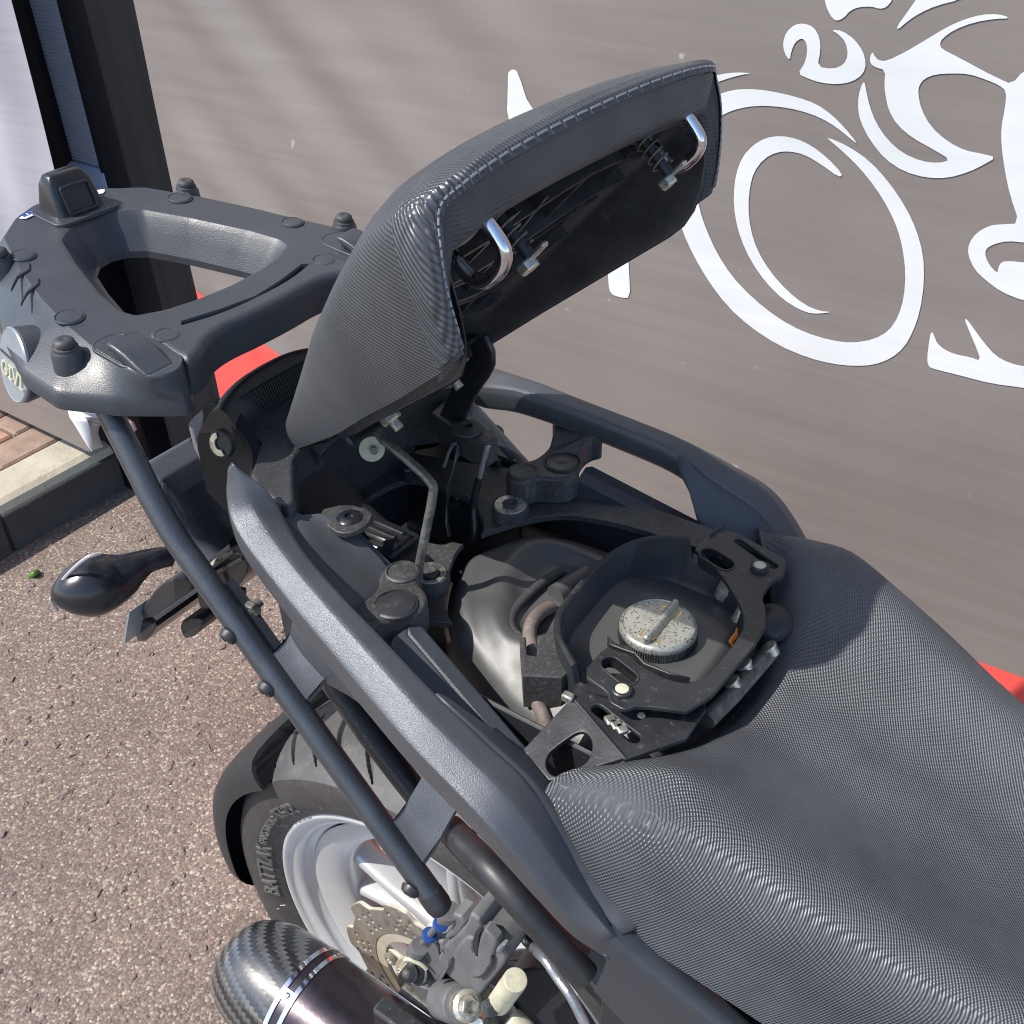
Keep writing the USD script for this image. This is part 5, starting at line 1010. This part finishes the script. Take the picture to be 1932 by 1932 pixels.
# ------------------------------------------------------------------ brake caliper
def yprism(zf, pts, y, th, bev=.003, n=1, off=0.):
    bev = min(bev, .0028)
    q = np.array([P(*zf(*p), y=y)[[0, 2]] for p in pts]); c = q.mean(0)
    return prism(ccw(chaikin(q - c, n, q=.15)), th, o=(c[0], y + th - off, c[1]), ex=(1, 0, 0), ey=(0, 0, 1), bev=bev)
cb = yprism(z9, [(830, 990), (900, 940), (1000, 830), (1030, 740), (1105, 800), (1120, 860), (1250, 970), (1335, 1080), (1300, 1170), (1200, 1290), (1095, 1430), (960, 1330), (840, 1240), (760, 1120)], -.112, .030, .006)
cal = obj('brake_caliper', cb, G['cast'], bike, smooth=32, label='grey cast rear brake caliper over the disc')
obj('caliper_face', yprism(z9, [(905, 1030), (1000, 930), (1055, 960), (1050, 1060), (1075, 1090), (1100, 960), (1140, 860), (1250, 980), (1210, 1080), (1215, 1140), (1130, 1260), (1040, 1270), (900, 1110)], -.115, .010, .0025), G['cast'], cal, smooth=30)
obj('caliper_slot', yprism(z9, [(1065, 900), (1110, 850), (1130, 870), (1098, 930), (1090, 1090), (1066, 1088), (1056, 960)], -.1155, .002, .0008, 0), G['black'], cal)
obj('caliper_groove', yprism(z9, [(1190, 1085), (1215, 1100), (1205, 1170), (1130, 1265), (1090, 1272), (1092, 1258), (1122, 1250), (1192, 1160)], -.1155, .002, .0008, 0), G['black'], cal)
obj('caliper_body', yprism(z9, [(520, 1180), (560, 1090), (660, 960), (770, 960), (890, 1010), (880, 1120), (770, 1310), (700, 1360), (600, 1300), (520, 1240)], -.106, .030, .008), G['cast'], cal, smooth=35)
obj('mount_bracket', yprism(z9, [(540, 1290), (700, 1360), (830, 1260), (1000, 1360), (1090, 1430), (1060, 1500), (900, 1570), (870, 1640), (760, 1560), (560, 1340)], -.100, .030, .004), G['cast'], cal, smooth=30)
for m_ in ([yprism(z9, [(770, 1010), (800, 1040), (885, 1130), (780, 1310), (760, 1290), (850, 1130)], -.116, .012, .003), yprism(z9, [(880, 740), (950, 770), (1000, 830), (930, 930), (840, 960), (820, 930), (900, 850)], -.110, .018, .005), yprism(z9, [(1230, 1040), (1290, 990), (1310, 1010), (1262, 1090)], -.117, .006, .002)]): obj('caliper_rib', m_, G['cast'], cal, smooth=30)
ps = [P(*z9(*q), y=-.107) for q in [(585, 1060), (650, 980), (700, 920), (790, 830), (870, 720)]]
obj('slide_pin', cat([cyl(ps[1], ps[4], .0032, 14), cyl(ps[0], ps[0] * .3 + ps[1] * .7, .0092, 20, .001), cyl(ps[3] + (ps[4] - ps[3]) * .6, ps[4], .0092, 20, .001)]), G['cast'], cal, smooth=40)
for k in (2, 3):
    d_ = ps[4] - ps[1]; d_ /= np.linalg.norm(d_)
    obj('pin_boot', cat([lathe([(.0042, 0), (.0074, .0005), (.0074, .0022), (.0058, .0028), (.0068, .0045), (.0042, .005)], ps[k], d_, 22)]), G['blue'], cal, smooth=40)
    obj('pad_spring', bar(ps[k] + A(.010, .01, -.014), .004, .02, .020, b=.001), G['black'], cal)
bp = P(*z9(615, 1230), y=-.113); bdn = A(-.25, -.65, .7); bdn /= np.linalg.norm(bdn)
obj('bleed_cap', lathe([(.0105, -.006), (.0110, 0), (.009, .001), (.0085, .005), (.0075, .006), (.008, .011), (.0065, .013), (.0055, .018), (.003, .020), (0, .020)], bp, bdn, 24), G['rubber'], cal, smooth=40)
obj('bleed_clip', tube(spline([bp + A(-.012, -.004, .018), bp + A(-.006, -.004, .026), bp + A(.004, 0, .022), bp + A(.01, .002, .016)], 5), .0022, 8), G['cream'], cal, smooth=60)
c0 = P(*z9(880, 1450), y=-.115); c1_ = P(*z9(1050, 1500), y=-.128); d_ = c1_ - c0; ln = np.linalg.norm(d_); d_ /= ln
obj('caliper_boss', lathe([(.019, -.02), (.019, ln * .45), (.017, ln * .5), (0, ln * .5)], c0, d_, 32), G['cast'], cal, smooth=40)
obj('flange_bolt', cat([lathe([(.0125, 0), (.0125, ln * .16), (.0145, ln * .2), (.0145, ln * .3), (.011, ln * .34), (0, ln * .34)], c0 + d_ * ln * .5, d_, 28), lathe([(.009, 0), (.0092, .008), (.0082, .0095), (.006, .0095), (.006, .004), (0, .004)], c0 + d_ * ln * .8, d_, 6)]), G['zinc'], cal, smooth=30)
obj('bracket_arm', yprism(z9, [(440, 1240), (520, 1180), (560, 1290), (620, 1420), (790, 1640), (640, 1640), (520, 1450), (430, 1290)], -.094, .02, .003), G['black'], cal, smooth=30)
q0, q1 = P(*z9(575, 1415), y=-.0955), P(*z9(770, 1615), y=-.0955); d_ = q1 - q0; ln = np.linalg.norm(d_); d_ /= ln; u_ = np.cross(A(0, -1, 0), d_)
t_ = meshkit.text_mesh('NISSIN', .011, .0006); t_.vertices[:, 0] *= ln / t_.vertices[:, 0].max(); t_.vertices = q0 + np.outer(t_.vertices[:, 0], d_) + np.outer(t_.vertices[:, 1] , u_) + np.outer(t_.vertices[:, 2], A(0, -1, 0)) - u_ * .004
obj('caliper_lettering', t_, G['cast'], cal, smooth=False)
a_, b_ = P(*z9(1260, 1470), y=-.118), P(*z9(1400, 1275), y=-.122)
obj('sensor_plug', cat([cyl(a_, b_, .0105, 20, .002), bar((a_ * .25 + b_ * .75), .016, .012, .016, b=.003), cyl(a_ + A(.012, 0, -.012), a_ + A(.03, .0, -.02), .011, 16, .002)]), G['cream'], bike, smooth=35)
obj('plug_bolt', hexb(P(*z9(1225, 1495), y=-.125), A(-.5, -.8, .2), .0085, .010), G['rubber'], bike)
obj('plug_screw', cat([sphere(P(*z9(1140, 1630), y=-.115), .014, (1, 1, .8)), hexb(P(*z9(1120, 1620), y=-.12), A(0, -.7, .7), .010, .012)]), G['zinc'], bike, smooth=40)
obj('brake_line', tube(spline([P(*z9(1480, 960), y=-.075), P(*z9(1560, 1040), y=-.09), P(*z9(1640, 1120), y=-.1), P(*z9(1745, 1270), y=-.105), P(*z9(1850, 1420), y=-.11), P(*z9(1960, 1640), y=-.115)], 6), .0044, 12), G['cable'], bike, smooth=60)
# chain-side shadow parts below the seat: pivot plate
obj('pivot_plate', yprism(z9, [(1300, 1250), (1500, 1180), (1700, 1220), (1950, 1600), (1950, 2000), (1400, 2000), (1200, 1640)], -.07, .03, .005), G['black'], bike, smooth=35)
obj('side_panel', loft([chaikin(np.array([[x, -.205 + .02 * k, z], [x, -.190 + .02 * k, z - .05], [x - .02, -.165, z - .13], [x - .02, -.14, z - .13], [x, -.14, z - .02]]), 2) for x, z, k in ((-.16, .835, .6), (-.11, .80, 1.2), (-.03, .755, 1.8), (.08, .72, 2), (.3, .70, 2))]), G['rack'], bike, smooth=50)

# ------------------------------------------------------------------ silencer
def carbon():
    n = {'g': ('texture_coordinate', {}), 's': ('separate_xyz', {}), 'p': ('principled_bsdf', {'coat_weight': .8, 'coat_roughness': .05, 'specular_ior_level': .6}), 'r': ('rgb_ramp', {'ramp': [(0, (.005, .005, .006)), (.44, (.007, .007, .008)), (.56, (.05, .05, .052)), (1, (.085, .085, .085))]}),
         'u1': ('math', {'math_type': 'multiply', 'value2': .865 * 205}), 'u2': ('math', {'math_type': 'multiply_add', 'value2': .5 * 205}), 'v1': ('math', {'math_type': 'multiply', 'value2': -.225 * 66}), 'v2': ('math', {'math_type': 'multiply_add', 'value2': .891 * 66}), 'v3': ('math', {'math_type': 'multiply_add', 'value2': .389 * 66}),
         'fl': ('math', {'math_type': 'floor'}), 'ad': ('math', {'math_type': 'multiply_add', 'value2': .25}), 'fr': ('math', {'math_type': 'fraction'}), 'b': ('bump', {'strength': .5, 'distance': .0008}), 'rr': ('map_range', {'from_min': .4, 'from_max': .6, 'to_min': .42, 'to_max': .16, 'clamp': True})}
    l = [('g.object', 's.vector'), ('s.x', 'u1.value1'), ('s.z', 'u2.value1'), ('u1.value', 'u2.value3'), ('s.x', 'v1.value1'), ('s.y', 'v2.value1'), ('v1.value', 'v2.value3'), ('s.z', 'v3.value1'), ('v2.value', 'v3.value3'), ('u2.value', 'fl.value1'), ('fl.value', 'ad.value1'), ('v3.value', 'ad.value3'), ('ad.value', 'fr.value1'),
         ('fr.value', 'r.fac'), ('r.color', 'p.base_color'), ('fr.value', 'b.height'), ('b.normal', 'p.normal'), ('fr.value', 'rr.value'), ('rr.result', 'p.roughness')]
    return usdkit.material(stage, '/World/Looks/carbon_fibre', n, l, surface='p.BSDF')
G['carbon'] = carbon()
MD = A(1, .03, -.06); MD /= np.linalg.norm(MD)
tgt = np.array([560., 1885.]); MC = P(560, 1885, y=-.172)
mf = obj('silencer', lathe([(.0585, .004), (.0590, .006), (.0590, .55), (.05, .57), (.03, .62)], MC, MD, 72), G['muf'], bike, smooth=40, label='dark titanium silencer with a carbon fibre end cap')
obj('end_cap', lathe([(.022, -.088), (.026, -.0895), (.034, -.087), (.044, -.078), (.052, -.064), (.0575, -.044), (.0592, -.022), (.0594, .004)][::1], MC, MD, 72), G['carbon'], mf, smooth=60)
obj('outlet', lathe([(.022, -.088), (.02, -.06), (0, -.06)], MC, MD, 40), G['black'], mf, smooth=40)
e1, e2, _ = basis(MD, (0, 0, 1))
def band(h0, h1, r): return lathe([(r - .0012, h0), (r, h0 + .0006), (r, h1 - .0006), (r - .0012, h1)], MC, MD, 90)
obj('steel_band', cat([band(.004, .010, .0606), band(.018, .024, .0606)]), G['chrome'], mf, smooth=40)
for a in np.radians([20, 62, 104, 146, 188]):
    p = MC + MD * .014 + .0600 * (math.cos(a) * e1 + math.sin(a) * e2); nr = math.cos(a) * e1 + math.sin(a) * e2; tn = np.cross(nr, MD)
    obj('band_bridge', bar(p, .014, .012, .0016, R=np.stack([MD, tn, nr], 1), b=.0004), G['chrome'], mf)
    obj('rivet', lathe([(.0034, 0), (.003, .0012), (.0016, .0016), (.0012, .0006), (0, .0006)], p + nr * .0008, nr, 16), G['chrome'], mf, smooth=50)
sm_ = [MC + MD * t + .0593 * (math.cos(1.02) * e1 - math.sin(1.02) * e2) for t in (.03, .5)]
obj('seam', tube(sm_, .0012, 6), G['chrome'], mf)
obj('hanger', bar(MC + MD * .16 + .062 * e1 + A(0, .02, 0), .13, .02, .018, R=np.stack([MD, np.cross(e1, MD), e1], 1), b=.003), G['plate'], mf)
